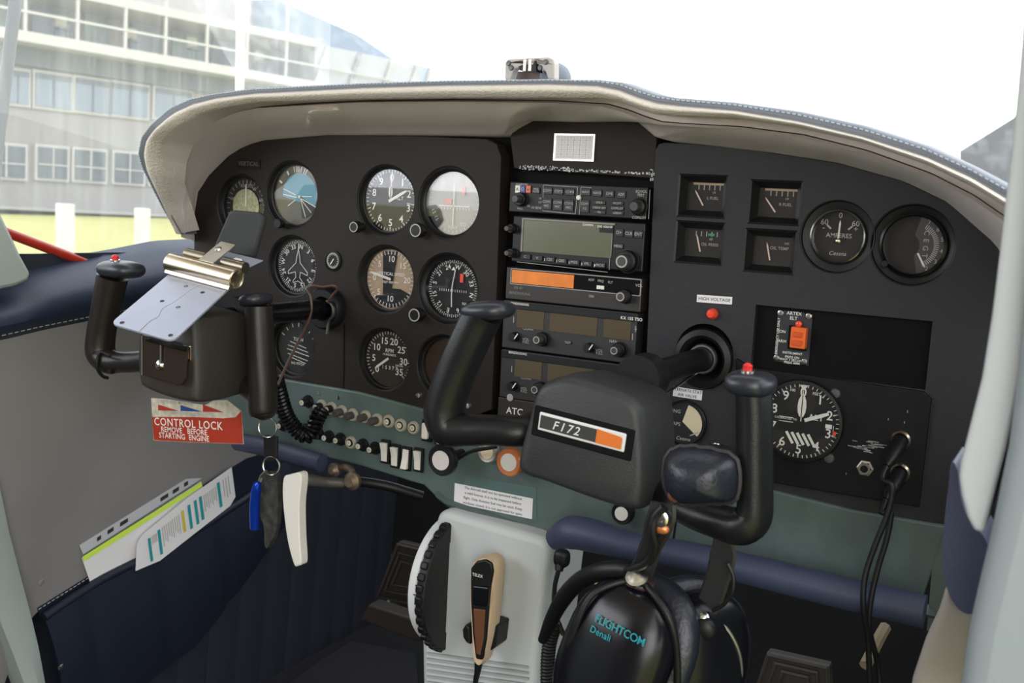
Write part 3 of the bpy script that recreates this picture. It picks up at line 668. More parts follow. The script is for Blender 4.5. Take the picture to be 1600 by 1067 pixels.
# big altimeter on the right
c = at(1253, 657, -0.0045); Ro = size_z(1253, 657, 127, -0.0045)/2; R = Ro*0.93
t = thing('altimeter', 'large black altimeter with digits 0 to 9 at the lower right of the panel', 'gauge', c)
bm = NB(); lathe(bm, c, -Y, [(Ro*0.95, 0.0), (Ro*1.03, 0.003), (Ro, 0.007), (R*1.0, 0.0075), (R*0.99, 0.004), (R, 0.0)], 56); obj('bezel', bm, BLACK, t)
bm = NB(); lathe(bm, c, -Y, [(0, 0.0035), (R, 0.0035)], 56); obj('dial', bm, DIAL, t)
bm = NB(); lathe(bm, c, -Y, [(0, 0.0062), (R, 0.0062)], 56); obj('glass', bm, GLASS, t)
y = c.y-0.0040
def f(b):
    altmarks(b, c, R, y, 0.0125, 0.76); text(b, 'ALT', V((c.x+R*0.38, y, c.z+R*0.14)), 0.008)
    for i in range(5): bar(b, V((c.x-0.013+i*0.0052, y, c.z-R*0.32)), V((c.x-0.006+i*0.0052, y, c.z-R*0.62)), 0.0026)
    bar(b, V((c.x-R*0.58, y, c.z+R*0.06)), V((c.x-R*0.2, y, c.z+R*0.06)), 0.0006); bar(b, V((c.x-R*0.58, y, c.z-R*0.06)), V((c.x-R*0.2, y, c.z-R*0.06)), 0.0006)
    text(b, 'CALIBRATED TO', V((c.x-R*0.4, y, c.z+0.0008)), 0.0028); text(b, 'FEET', P2(c, y, 24, R*0.84), 0.0036); text(b, '100', P2(c, y, -20, R*0.84), 0.0036)
    bm2 = b; box(bm2, P2(c, y, 93, R*0.72), (0.006, 0.0002, 0.004)); bar(b, V((c.x+R*0.84, y, c.z)), V((c.x+R*0.84, y, c.z-R*0.28)), 0.0005)
    prism(b, [P2(c, y-0.0002, -7, R*0.97), P2(c, y-0.0002, 7, R*0.97), P2(c, y-0.0002, 0, R*0.82)], Y*0.0002)
marks(t, f)
obj('long_needle', needle(c, y-0.0016, 67, R*0.76, 0.0034, -0.004, 0.0025), WHITE, t)
bm = needle(c, y-0.001, 0, R*0.92, 0.0009); prism(bm, [V((c.x, y-0.001, c.z))+V((sin(RAD(a))*0.0042, 0, 0.0145+cos(RAD(a))*0.011)) for a in range(0, 360, 30)], V((0, 0.0005, 0))); obj('short_needle', bm, WHITE, t)
bm = NB(); box(bm, P2(c, y-0.0002, 103, R*0.90), (0.003, 0.0002, 0.004)); obj('red_mark', bm, REDM, t, smooth=False)

# flap/clock gauge with cream sector under the right yoke hub
c = at(1070, 660); r = size_z(1070, 660, 72)/2
t = thing('flap_position_indicator', 'round black indicator with a cream sector behind the right yoke hub', 'gauge', c)
bm = NB(); lathe(bm, c, -Y, [(r, 0), (r, 0.003), (r*0.94, 0.0045), (r*0.92, 0.003), (r*0.92, 0)], 40); obj('bezel', bm, BLACK, t)
bm = NB(); lathe(bm, c, -Y, [(0, 0.0015), (r*0.95, 0.0015)], 40); obj('dial', bm, DIAL, t)
bm = NB(); prism(bm, [V((c.x-0.002, -0.0020, c.z+0.001))]+[P2(c, -0.0020, a, r*0.80) for a in range(10, 140, 10)], Y*0.0004); obj('cream_sector', bm, mat('cream_card', (0.72, 0.62, 0.44), 0.6), t, smooth=False)
marks(t, lambda b: (text(b, 'WING', V((c.x-r*0.5, -0.0020, c.z+r*0.45)), 0.0052), text(b, 'FLAPS', V((c.x-r*0.45, -0.0020, c.z-r*0.1)), 0.0052), text(b, 'Cessna', V((c.x, -0.0020, c.z-r*0.7)), 0.0052, shear=0.3), bar(b, P2(c, -0.0022, 115, r*0.75), P2(c, -0.0022, 150, r*0.6), 0.0012)), DIM)

# labels and lamp on the right panel
def sticker(name, label, px0, px1, y, txts, h, sz, tmt=INK, mt=PAPER, cat='label', tilt=0.0):
    a, b = at(*px0, y), at(*px1, y); d = (b-a); L = d.length; d = d.normalized(); up = d.cross(Y)*-1
    if up.z < 0: up = -up
    c = (a+b)/2; bm = NB(); box(bm, c, (L, 0.0005, h), (d, Y, up)); t = thing(name, label, cat, c)
    obj('backing', bm, mt, t, smooth=False)
    bm = NB()
    for i, s in enumerate(txts):
        text(bm, s, c-Y*0.0004+up*(h*(0.5-(i+0.5)/len(txts))), sz, d, up)
    obj('lettering', bm, tmt, t, smooth=False); return t
sticker('label_strip', 'white label strip reading HIGH VOLTAGE above the red lamp', (1089, 466), (1144, 470), -0.0006, ['HIGH VOLTAGE'], 0.0075, 0.0045)
sticker('label_strip', 'white label strip with two lines of small print below the right yoke shaft', (1052, 611), (1097, 618), -0.0006, ['ALTERNATE STATIC', 'AIR VALVE'], 0.0100, 0.0042)
c = at(1114, 490); bm = NB(); lathe(bm, c, -Y, [(0.0055, 0), (0.0055, 0.002), (0.0052, 0.006), (0.0035, 0.0085), (0, 0.009)], 20)
single(obj('warning_lamp', bm, mat('red_lens', (0.85, 0.07, 0.03), 0.25), None, origin=c), 'small round red warning lamp below the HIGH VOLTAGE label', 'lamp')
# hook near yoke
bm = NB(); tube(bm, [at(1112, 697), at(1113, 693, -0.01), at(1122, 694, -0.014), at(1134, 697, -0.002)], 0.0012, seg=8)
single(obj('panel_hook', bm, CHROME, None, origin=at(1120, 696)), 'tiny bent metal hook on the panel beside the right yoke horn', 'hook')
# grid placard in the centre top
a = at(867, 214, 0.005); b = at(928, 247, 0.005); c = (a+b)/2; d = X
t = thing('compass_card', 'small white grid card mounted above the radio stack', 'card', c)
cw, ch = at(926, 231, 0.005).x-at(869, 231, 0.005).x, 0.0245
bm = NB(); box(bm, c, (cw+0.005, 0.002, ch+0.004)); obj('card_frame', bm, BRUSH, t, smooth=False)
bm = NB(); box(bm, c-Y*0.0012, (cw, 0.0006, ch)); obj('card', bm, PAPER, t, smooth=False)
bm = NB()
for i in range(1, 6): box(bm, c+V((cw*(i/6-0.5), -0.0017, 0)), (0.0004, 0.0002, ch*0.9))
for i in range(1, 5): box(bm, c+V((0, -0.0017, ch*(i/5-0.5))), (cw*0.95, 0.0002, 0.0004))
for i in range(6):
    for j in range(5): text(bm, ('N', '30', '60', 'E', '120', '150')[i] if j % 2 == 0 else ('0', '28', '62', '91', '118', '151')[i], c+V((cw*((i+0.5)/6-0.5), -0.0017, ch*((j+0.5)/5-0.5))), 0.0024)
obj('grid_print', bm, mat('light_print', (0.55, 0.53, 0.55), 0.6), t, smooth=False)

# ELT switch plate
t = thing('emergency_beacon_switch', 'black switch plate with an orange rocker reading ELT at the right', 'switch', at(1240, 527, 0.0075))
y = 0.0062; bm = NB(); plate(bm, [(1216, 484), (1270, 491), (1263, 571), (1210, 564)], y, 0.003); obj('plate', bm, mat('plate_grey_black', (0.02, 0.02, 0.026), 0.5), t, smooth=False)
bm = NB(); plate(bm, [(1236, 510), (1260, 513), (1257, 546), (1233, 543)], y-0.009, 0.009); obj('rocker', bm, ORANGE, t, smooth=False, bevel=0.001)
bm = NB(); plate(bm, [(1233, 508), (1262, 512), (1259, 549), (1230, 545)], y-0.002, 0.002); obj('rocker_frame', bm, DEEP, t, smooth=False)
bm = NB(); plate(bm, [(1240, 518), (1254, 520), (1252, 528), (1238, 526)], y-0.0105, 0.002); plate(bm, [(1238, 531), (1253, 533), (1251, 541), (1237, 539)], y-0.0105, 0.002); obj('rocker_ridge', bm, mat('deep_orange', (0.62, 0.09, 0.015), 0.4), t, smooth=False, bevel=0.0006)
bm = NB(); lathe(bm, at(1249, 506, y), -Y, [(0.003, 0), (0.003, 0.003), (0, 0.005)], 14); obj('red_led', bm, mat('red_lens', (0, 0, 0)), t)
for q in ((1220, 489), (1264, 494), (1213.5, 559), (1257, 565)):
    bm = NB(); lathe(bm, at(*q, y), -Y, [(0, 0.002), (0.0028, 0.0015), (0.0034, 0)], 14); obj('screw', bm, CHROME, t)
dX, dU = V((1, 0, 0)), Z
bm = NB(); text(bm, 'ARTEX', at(1241, 490, y-0.0004), 0.0046); text(bm, 'ELT', at(1240, 497.5, y-0.0004), 0.0046); text(bm, 'ON', at(1222.5, 518, y-0.0004), 0.004); text(bm, 'ARM', at(1222, 533, y-0.0004), 0.004)
text(bm, 'EMERGENCY USE ONLY', at(1215, 525, y-0.0004), 0.0033, Z, -X)
for i, s in enumerate(('INSTRUMENT', 'PRESS ON', 'WAIT 1 SECOND', 'PRESS ARM')): text(bm, s, at(1238-i*0.3, 552+i*4.4+(2 if i else 0), y-0.0004), 0.0031)
obj('lettering', bm, WHITE, t, smooth=False)
# ================================================================= GLARESHIELD
def dp(pts, y, ends=None):
    """picture points of one hood seam at its own distance; the first ones curl back to the side sill"""
    out = []
    for i, (a, b) in enumerate(pts):
        yy = y
        if ends and i < len(ends): yy = ends[i]
        out.append(at(a, b, yy))
    return out
def seg3(pts, s1, s2, n1=50, n2=170, n3=50):
    a = resample(pts[:s1+1], n1); b = resample(pts[s1:s2+1], n2); c = resample(pts[s2:], n3); return a+b[1:]+c[1:]
LT = -0.135
T_ = [(283, 366), (258, 324), (227, 262), (221, 240), (226, 215), (241, 194), (271, 168), (302, 154), (340, 146), (400, 138), (570, 130), (700, 126), (790, 125), (860, 124), (940, 125), (975, 129), (1000, 138), (1030, 148), (1060, 153), (1150, 160), (1250, 174), (1350, 196), (1450, 228), (1520, 260), (1580, 292), (1640, 335)]
S_ = [(284, 366), (261, 324), (231, 264), (226, 240), (231, 218), (246, 199), (275, 175), (304, 162), (341, 153), (400, 146), (570, 137), (700, 133), (790, 132), (860, 131), (935, 134), (970, 141), (998, 152), (1028, 161), (1060, 165), (1150, 173), (1250, 190), (1350, 214), (1450, 246), (1520, 278), (1575, 311), (1640, 358)]
B_ = [(284, 364), (270, 320), (254, 275), (249, 245), (254, 223), (273, 200), (310, 179), (334, 172), (356, 167), (400, 160), (560, 155), (700, 153), (790, 153), (860, 153), (940, 154), (972, 160), (1000, 171), (1025, 179), (1062, 182), (1150, 185), (1250, 200), (1350, 223), (1450, 258), (1520, 292), (1575, 326), (1640, 375)]
F_ = [(286, 366), (285, 330), (284, 290), (287, 255), (297, 228), (322, 202), (340, 189), (356, 180), (376, 174), (400, 169), (560, 160), (700, 159), (790, 160), (860, 161), (940, 166), (972, 175), (1000, 186), (1025, 194), (1062, 197), (1150, 202), (1250, 215), (1350, 240), (1450, 276), (1520, 312), (1575, 350), (1640, 400)]
P_ = [(303, 377), (302, 337), (308, 299), (325, 273), (340, 257), (356, 243), (366, 236), (378, 230), (390, 225), (412, 219), (510, 211), (640, 211), (772, 212), (790, 211), (806, 200), (828, 188), (900, 190), (995, 189), (1024, 214), (1050, 221), (1100, 226), (1204, 238), (1308, 254), (1412, 283), (1481, 316), (1554, 380), (1600, 450), (1640, 540)]
# index where the paths are cut: 9 (left shoulder) and 19 (right shoulder)
k1, k2 = 9, 19
eL = [-0.035, -0.06, -0.10, -0.115, -0.125]
sT = seg3(dp(T_, LT, eL), k1, k2); sS = seg3(dp(S_, LT-0.008, [e-0.006 for e in eL]), k1, k2); sB = seg3(dp(B_, LT-0.004, [e-0.001 for e in eL]), k1, k2)
sF = seg3(dp(F_, -0.095, [-0.03, -0.045, -0.06, -0.075, -0.085]), k1, k2); sP = seg3(dp(P_, -0.001), k1, k2)
gl = thing('glareshield', 'curved padded glareshield hood, blue grey on top and grey beneath, over the instrument panel', 'glareshield', at(850, 150, -0.1))
# top pad: from the seam over the rounded edge forward to the windshield
bm = NB(); rows = [sS]
for k in range(1, 6):
    a = k/6*pi/2; rows.append([s.lerp(t, sin(a))+V((0, -0.006*sin(2*a), 0)) for s, t in zip(sS, sT)])
rows.append(sT)
n_ = len(sT); cx = 0.0
for fw, dz in ((0.02, 0.0010), (0.12, -0.012), (0.30, -0.05), (0.46, -0.10)):
    rows.append([V((p.x*(1+fw*(0.5 if p.x < -0.3 else 0.1)), p.y+fw, p.z+dz*(1 if p.z > 0.05 else 0.2))) for p in sT])
grid(bm, rows); tp = obj('top_pad', bm, HOODTOP, gl, angle=80)
bm = NB(); dd = [p.lerp(q, 0.55)+V((0, -0.0065, 0.0004)) for p, q in zip(sS, sT)]; dd = resample(dd, 501)
for i in range(0, 500, 2): tube(bm, [dd[i], dd[i].lerp(dd[i+1], 1.15)], 0.00065, seg=5, n=1)
obj('stitching', bm, mat('thread_pale', (0.42, 0.47, 0.55), 0.7), tp)
# beige padded rim
bm = NB(); rows = [sS]
for k in range(1, 9):
    t = k/9; rows.append([s.lerp(q, t)+V((0, -0.010*sin(pi*t), 0)) for s, q in zip(sS, sB)])
rows += [sB, [b+V((0, 0.03, 0.004)) for b in sB]]
grid(bm, rows); rm = obj('padded_rim', bm, PIPING, gl, angle=80)
bm = NB(); tube(bm, [p+V((0, -0.0005, 0)) for p in sS[::3]], 0.0012, seg=6, n=2); obj('seam', bm, mat('seam_dark', (0.20, 0.20, 0.22), 0.6), gl)
# recess between rim and liner, then the liner itself
wg = [min(1, max(0, (i-30)/35)) for i in range(len(sB))]   # the groove is deep along the top and shallow at the left end
bm = NB(); grid(bm, [[b+V((0, 0.003, 0.0005)) for b in sB], [b.lerp(f2, 0.35)+V((0, 0.006+0.034*g, 0.005*g)) for b, f2, g in zip(sB, sF, wg)], [f2+V((0, 0.004+0.010*g, 0.004*g)) for f2, g in zip(sF, wg)]])
obj('recess', bm, LINER, gl, angle=80)
bm = NB(); rows = []
for k in range(15):
    t = k/14; row = []
    for i, (a, b) in enumerate(zip(sF, sP)):
        bul = 0.010*sin(pi*min(1, t*1.25))*(1 if t < 0.8 else 0)
        q = a.lerp(b, t)+V((0, -bul, 0)); row.append(q)
    rows.append(row)
rows.insert(0, [f2+V((0, 0.0045+0.008*g, 0.003*g)) for f2, g in zip(sF, wg)]); rows.append([p+V((0, 0.03, 0)) for p in sP])
# two creases pressed in the leather: a small tent shaped fold left of the centre
for r_i, row in enumerate(rows):
    for i, p in enumerate(row):
        q = p-CAM; z = q.dot(f_); px = 800+FPX*q.dot(R_)/z; py = 533.5-FPX*q.dot(U_)/z
        if 470 < px < 590 and 165 < py < 210:
            e = max(0, 1-abs((px-512-(py-172)*0.25)/(20+(py-172)*0.9))); p.y += -0.016*min(1, e*3.5)*max(0, min(1, (py-170)/5))*max(0, min(1, (207-py)/26))
        if 775 < px < 850: p.y += -0.008*max(0, 1-abs(px-812)/38)*max(0, min(1, (py-165)/20))
grid(bm, rows); obj('liner', bm, LINER, gl, angle=80)

# compass bracket on the glareshield
ty = at(820, 124, -0.04)
cb_ = thing('compass_bracket', 'grey metal mounting bracket standing on top of the glareshield', 'bracket', ty)
yb = -0.03
bm = NB(); plate(bm, [(788, 124), (789, 98), (793, 92), (856, 89), (864, 92), (866, 100), (866, 124), (856, 124), (852, 112), (842, 104), (838, 94), (826, 94), (814, 105), (802, 108), (797, 126)], yb, 0.012); obj('bracket_plate', bm, mat('bracket_grey', (0.50, 0.46, 0.42), 0.5), cb_, smooth=False, bevel=0.0015)
bm = NB(); plate(bm, [(799, 126), (800, 114), (806, 111), (845, 113), (851, 122), (851, 127)], yb+0.02, 0.01); obj('inner_block', bm, mat('bracket_brown', (0.12, 0.085, 0.07), 0.5), cb_, smooth=False)
bm = NB(); plate(bm, [(810, 104), (815, 102), (833, 100), (836, 94), (838, 112), (812, 110)], yb-0.004, 0.014); obj('clip', bm, BLACK, cb_, smooth=False)
for x in (820, 828):
    bm = NB(); lathe(bm, at(x, 105, yb-0.004), Z, [(0.002, -0.004), (0.002, 0.007), (0, 0.008)], 12); obj('pin', bm, BRUSH, cb_)
for q in ((795, 99), (853, 97), (799, 106), (844, 106)):
    bm = NB(); lathe(bm, at(*q, yb), -Y, [(0, 0.0022), (0.0025, 0.0018), (0.003, 0)], 12); obj('screw', bm, mat('dull_screw', (0, 0, 0)), cb_)
bm = NB(); blob(bm, at(868, 122, yb+0.03), (0.016, 0.02, 0.016), seg=20); obj('rear_housing', bm, HOODTOP, cb_)

# ================================================================= LOWER GREEN PANEL
gp = thing('lower_panel', 'teal green painted lower panel with rounded edges under the black instrument panel', 'lower panel', at(900, 750))
gt = [(330, 574), (430, 590), (560, 612), (665, 640), (800, 655), (1060, 735), (1200, 764), (1330, 796), (1480, 822)]
gb = [(1440, 940), (1200, 885), (1060, 868), (860, 842), (832, 836), (700, 792), (684, 780), (662, 758), (640, 752), (610, 742), (560, 727), (500, 712), (420, 690), (350, 680)]
bm = NB(); plate(bm, gt+gb, -0.003, 0.006)
obj('face_plate', bm, GREEN, gp, smooth=False, bevel=0.0025)
bm = NB(); plate(bm, [(1462, 818), (1500, 824), (1480, 990), (1448, 985)], -0.002, 0.02); obj('end_plate', bm, GREEN, gp, smooth=False)
# curved lip under the centre part
bm = NB(); e = [(684, 780), (700, 792), (760, 812), (832, 837), (862, 844), (960, 862), (1060, 876), (1200, 905), (1330, 935), (1462, 967)]
e0 = [at(a, b-14, -0.003) for a, b in e]; e1 = [at(a, b, -0.010) for a, b in e]
grid(bm, [e0, [p.lerp(q, 0.5)+V((0, -0.006, 0)) for p, q in zip(e0, e1)], e1, [p+V((0, 0.04, -0.002)) for p in e1]]); obj('rolled_lip', bm, GREEN, gp, angle=80)
# raised switch plate to the left
sw_poly = [(470, 655), (560, 622), (700, 650), (700, 735), (655, 757), (560, 728), (480, 708)]
bm = NB(); plate(bm, [(1065, 738), (1068, 738), (1050, 868), (1047, 868)], -0.0035, 0.002); obj('panel_joint', bm, BLACK, gp, smooth=False)
bm = NB(); plate(bm, [(728, 742), (838, 762), (838, 812), (718, 786)], -0.0036, 0.001)
obj('clear_tape', bm, mat('tape_green', (0.10, 0.16, 0.155), 0.3), gp, smooth=False)
sticker('placard', 'white placard with four small lines of text on the green lower panel', (710, 770), (832, 795), -0.0042, ['The Aircraft shall not be operated without', 'a valid licence. It is to be inspected before', 'flight. Only Aviation fuel may be used. Keep', 'windows closed. It is not approved for spins'], 0.0235, 0.0042)

# knobs and circuit breakers
def breaker(px, py, ring, out, lit, label, grp, dark=False):
    c = at(px, py, -0.0035); t = thing('circuit_breaker', label, 'button', c, grp); r = 0.0060
    bm = NB(); lathe(bm, c, -Y, [(r*1.35, 0), (r*1.35, 0.0015), (r*1.15, 0.0035), (r*0.8, 0.0035), (r*0.8, 0)], 22); obj('collar', bm, mat('collar_cream', (0.50, 0.45, 0.36), 0.4, 0.3) if ring else BLACK, t)
    bm = NB(); lathe(bm, c, -Y, [(r*0.78, 0), (r*0.78, out), (r*0.66, out+0.0012), (0, out+0.0012)], 20); b_ = obj('button', bm, mat('button_grey', (0.06, 0.05, 0.05), 0.5) if dark else BLACK, t)
    if lit:
        bm = NB(); lathe(bm, c-Y*(out+0.0012), -Y, [(0, 0.0003), (r*0.56, 0.0003), (r*0.56, 0)], 18); obj('cap', bm, CREAM, b_)
        bm = NB(); text(bm, random.choice(['5', '10', '15']), c-Y*(out+0.0018), 0.0034); obj('digits', bm, INK, b_, smooth=False)
UP = [(482, 627, 0, 0.012, 1), (503, 634, 1, 0.012, 1), (519, 638, 1, 0.010, 1), (535, 643, 1, 0.014, 0), (552, 648, 1, 0.014, 0), (572, 651, 1, 0.012, 0), (590, 656, 1, 0.014, 0), (608, 658, 1, 0.004, 1), (627, 664, 1, 0.003, 1), (647, 668, 1, 0.003, 1)]
for i, (a, b, rg, out, lit) in enumerate(UP):
    breaker(a, b, rg, out, lit, ('round white topped circuit breaker in the upper row, ' if lit else 'round dark stemmed circuit breaker in the upper row, ')+('first', 'second', 'third', 'fourth', 'fifth', 'sixth', 'seventh', 'eighth', 'ninth', 'tenth')[i]+' from left', 'circuit breakers on the green panel', dark=not lit)
LO = [(443, 664, 0, 0.008), (478, 671, 0, 0.006), (498, 677, 0, 0.010), (515, 682, 0, 0.010), (533, 686, 0, 0.010), (549, 691, 1, 0.004), (568, 695, 0, 0.010), (587, 700, 0, 0.012)]
for i, (a, b, rg, out) in enumerate(LO):
    breaker(a, b, rg, out, True, 'round white topped circuit breaker in the lower row, '+('first', 'second', 'third', 'fourth', 'fifth', 'sixth', 'seventh', 'eighth')[i]+' from left', 'circuit breakers on the green panel')
# rocker switches
for i, (a, b) in enumerate(((604, 705), (620, 712), (637, 716), (656, 718))):
    c = at(a, b, -0.0035); t = thing('rocker_switch', 'white rocker switch in a black frame, '+('leftmost', 'second from left', 'third from left', 'rightmost')[i]+' of the four', 'switch', c, 'white rocker switches')
    bm = NB(); box(bm, c-Y*0.002, (0.0130, 0.004, 0.029)); obj('frame', bm, BLACK, t, smooth=False, bevel=0.0008)
    dz = 1 if i == 2 else -1
    bm = NB(); y_ = c.y-0.004
    prism(bm, [V((c.x-0.0042, y_, c.z-0.0115)), V((c.x-0.0042, y_-0.006*(1 if dz > 0 else 0.25), c.z-0.0115)), V((c.x-0.0042, y_-0.0025, c.z)), V((c.x-0.0042, y_-0.006*(1 if dz < 0 else 0.25), c.z+0.0115)), V((c.x-0.0042, y_, c.z+0.0115))], V((0.0084, 0, 0)))
    obj('rocker', bm, IVORY, t, smooth=False, bevel=0.0008)
c = at(669, 672, -0.0035); t = thing('rocker_switch', 'white rocker switch partly hidden behind the right yoke horn', 'switch', c, 'white rocker switches')
bm = NB(); box(bm, c-Y*0.002, (0.0130, 0.004, 0.026)); obj('frame', bm, BLACK, t, smooth=False, bevel=0.0008)
bm = NB(); box(bm, c-Y*0.006, (0.0085, 0.006, 0.019)); obj('rocker', bm, IVORY, t, smooth=False, bevel=0.002)
# pull knobs in the centre
def pullknob(px, py, y, r, label, rimm, facem, stem=0.03, nm='push_pull_control'):
    c = at(px, py, y); t = thing(nm, label, 'knob', c)
    bm = NB(); lathe(bm, c, -Y, [(r*0.3, -stem), (r*0.3, -0.012), (r*0.7, -0.012), (r*0.9, -0.009), (r, -0.006), (r, 0), (r*0.9, 0.0025), (r*0.68, 0.002), (0, 0.002)], 32); obj('knob', bm, rimm, t)
    bm = NB(); lathe(bm, c-Y*0.002, -Y, [(r*0.62, 0), (r*0.6, 0.0008), (0, 0.0008)], 32); obj('metal_face', bm, facem, t)
    return t
pullknob(690, 719, -0.045, 0.0225*0.80, 'large black ringed throttle knob with a silver face beside the rocker switches', BLACK, mat('pale_silver', (0.80, 0.74, 0.72), 0.35, 0.25), 0.045)
bm = NB(); tube(bm, [at(705, 724, -0.02), at(735, 706, -0.03), at(775, 698, -0.04)], 0.0022, seg=10)
single(obj('throttle_rod', bm, BLACK, None, origin=at(735, 706)), 'thin black rod running from the throttle knob towards the right yoke', 'rod')
pullknob(762, 706, -0.012, 0.0125, 'small cream faced knob half hidden under the yoke arm', BRUSH, mat('cream_card', (0, 0, 0)), 0.01)
pullknob(796, 722, -0.03, 0.0160, 'mixture knob with copper red rim and silver face', COPPER, mat('spun_silver', (0.78, 0.75, 0.70), 0.3, 0.4), 0.03)
pullknob(689, 686, -0.012, 0.0105, 'small white faced knob peeking out under the yoke horn', BLACK, IVORY, 0.01)
pullknob(972, 802, -0.018, 0.0120, 'small black knob with white face under the right yoke hub', BLACK, IVORY, 0.015)
# padded bar along the bottom of the right panel and the left one
bm = NB(); tube(bm, [at(866, 842, -0.05), at(893, 832, -0.055), at(930, 838, -0.055), at(980, 852, -0.055), at(1040, 862, -0.05), at(1110, 876, -0.045), at(1200, 897, -0.045), at(1330, 929, -0.045), at(1445, 956, -0.045)], [0.012, 0.0175, 0.017, 0.014, 0.014, 0.0145, 0.015, 0.015, 0.015], seg=18, n=5)
single(obj('padded_bar', bm, NAVYB, None, origin=at(1100, 870, -0.05)), 'long navy padded bar along the lower edge of the green panel, right side', 'padded bar')
bm = NB(); tube(bm, [at(372, 690, -0.02), at(420, 700, -0.025), at(470, 714, -0.025), at(503, 724, -0.025)], 0.0115, seg=16)
single(obj('padded_tube', bm, NAVYB, None, origin=at(440, 700, -0.02)), 'short navy padded tube under the left end of the green panel', 'padded bar')
# ================================================================= RADIO STACK
RX0, RX1 = at(800.5, 300).x, at(1014, 320).x
def zc(px, py, y=0): return at(px, py, y).z
def face(bm, x0, x1, z0, z1, y, t=0.02): rbox(bm, x0, x1, z0, z1, y, y+t)
def unit(name, label, z1, z0, y=-0.002, m_=BLACK, x0=None, x1=None):
    x0 = RX0 if x0 is None else x0; x1 = RX1 if x1 is None else x1
    t = thing(name, label, 'radio', V(((x0+x1)/2, y, (z0+z1)/2)), 'units of the radio stack')
    bm = NB(); face(bm, x0, x1, z0, z1, y); obj('faceplate', bm, m_, t, smooth=False, bevel=0.0012); return t
def button(t, px, py, wpx, hpx, y, s='', dk=True, sz=0.0036, lift=0.0016):
    c = at(px, py, y); wd = (at(px+wpx/2, py, y)-at(px-wpx/2, py, y)).x; h = size_z(px, py, hpx, y)
    bm = NB(); box(bm, V((c.x, y-lift/2, c.z)), (wd, lift, h)); b = obj('button', bm, mat('button_black', (0.012, 0.012, 0.013), 0.45), t, smooth=False, bevel=0.0004)
    if s:
        bm = NB(); L = s.split('|')
        for i, q in enumerate(L): text(bm, q, V((c.x, y-lift-0.0003, c.z+h*0.28*(len(L)/2-0.5-i)*1.3)), sz)
        obj('print', bm, DIM, b, smooth=False)
    return b
# audio panel
yA = -0.006
t = unit('audio_panel', 'audio selector panel with rows of small square buttons, topmost in the stack', zc(803, 284), zc(800, 331), yA)
bx = 1/5.335
def cx_(x, y_): return (780+x*bx, 260+y_*bx)
for x, s in ((410, 'COM1'), (500, 'COM2'), (595, 'COM3')): button(t, *cx_(x, 203+(x-410)*0.06), 13, 10.5, yA, s)
for x, s in ((402, 'COM1|MIC'), (492, 'COM2|MIC'), (585, 'COM3|MIC')): button(t, *cx_(x, 312+(x-402)*0.08), 14, 18, yA, s)
for x, s in ((727, 'NAV1'), (822, 'NAV2'), (925, 'DME'), (1022, 'ADF')): button(t, *cx_(x, 215+(x-727)*0.07), 13, 11, yA, s)
button(t, *cx_(718, 332), 13, 20, yA, 'COM|1/2')
button(t, *cx_(312, 200), 11, 10, yA, 'MKR|MUTE', sz=0.003)
for x, y_, s in ((840, 302, 'SPKR'), (840, 345, 'CREW ISO'), (840, 383, 'PA'), (990, 308, 'PILOT'), (990, 350, 'COPILOT'), (990, 390, 'CREW')): button(t, *cx_(x, y_), 18, 5.5, yA, s, sz=0.0032)
bm = NB()
def wire(bm, P, wd=0.0005):
    for a, b in zip(P, P[1:]): bar(bm, a, b, wd)
q = lambda x, y_: at(*cx_(x, y_), yA-0.0006)
wire(bm, [q(365, 370), q(368, 155), q(655, 172), q(636, 397), q(365, 370)]); wire(bm, [q(668, 402), q(683, 172), q(770, 178)]); wire(bm, [q(1245, 440), q(1257, 195)])
text(bm, 'HI SENS', q(310, 345), 0.0035); text(bm, 'SQ', q(245, 330), 0.003); text(bm, 'HI', q(342, 268), 0.003); text(bm, 'LO', q(342, 298), 0.003); text(bm, 'PULL', q(175, 352), 0.003); text(bm, 'COPILOT', q(1165, 428), 0.0036); text(bm, 'SQ/VOL', q(1185, 210), 0.0036); text(bm, 'TEST', q(1180, 240), 0.0036); text(bm, 'GARMIN', q(188, 152), 0.0038)
obj('frame_lines', bm, DIM, t, smooth=False)
for x, mt_, s in ((157, WHITE, 'A'), (200, mat('marker_blue', (0.02, 0.05, 0.25), 0.4), 'O'), (246, mat('marker_orange', (0.7, 0.10, 0.02), 0.4), 'M')):
    bm = NB(); box(bm, q(x, 190)-Y*0.0006, (0.0058, 0.0016, 0.0080)); mk_ = obj('marker_lamp', bm, mt_, t, smooth=False, bevel=0.0004)
    bm = NB(); text(bm, s, q(x, 190)-Y*0.0017, 0.005); obj('letter', bm, DIM if s != 'A' else INK, mk_, smooth=False)
def rknob(t, px, py, r, L, y, ringm=None, cap=None, nm='knob'):
    c = at(px, py, y); bm = NB(); lathe(bm, c, -Y, [(r*1.1, 0), (r*1.1, 0.001), (r, 0.0012), (r*0.94, L), (r*0.85, L+0.0006), (0, L+0.0006)], 24); k = obj(nm, bm, BLACK, t)
    if cap:
        r2 = r*cap; bm = NB(); lathe(bm, c-Y*L, -Y, [(r2, 0), (r2*0.95, 0.008), (r2*0.85, 0.009), (0, 0.009)], 22); k2 = obj('inner_knob', bm, mat('knob_dark_grey', (0.05, 0.045, 0.045), 0.45), k)
        if ringm: bm = NB(); lathe(bm, c-Y*(L+0.0091), -Y, [(r2*0.62, 0), (r2*0.8, 0), (r2*0.8, 0.0003), (r2*0.62, 0.0003)], 22); obj('ring_marking', bm, DIM, k, smooth=False)
    return k
rknob(t, 815, 311, 0.0075, 0.006, yA, cap=0.55); rknob(t, 999, 323, 0.0085, 0.006, yA, cap=0.6)
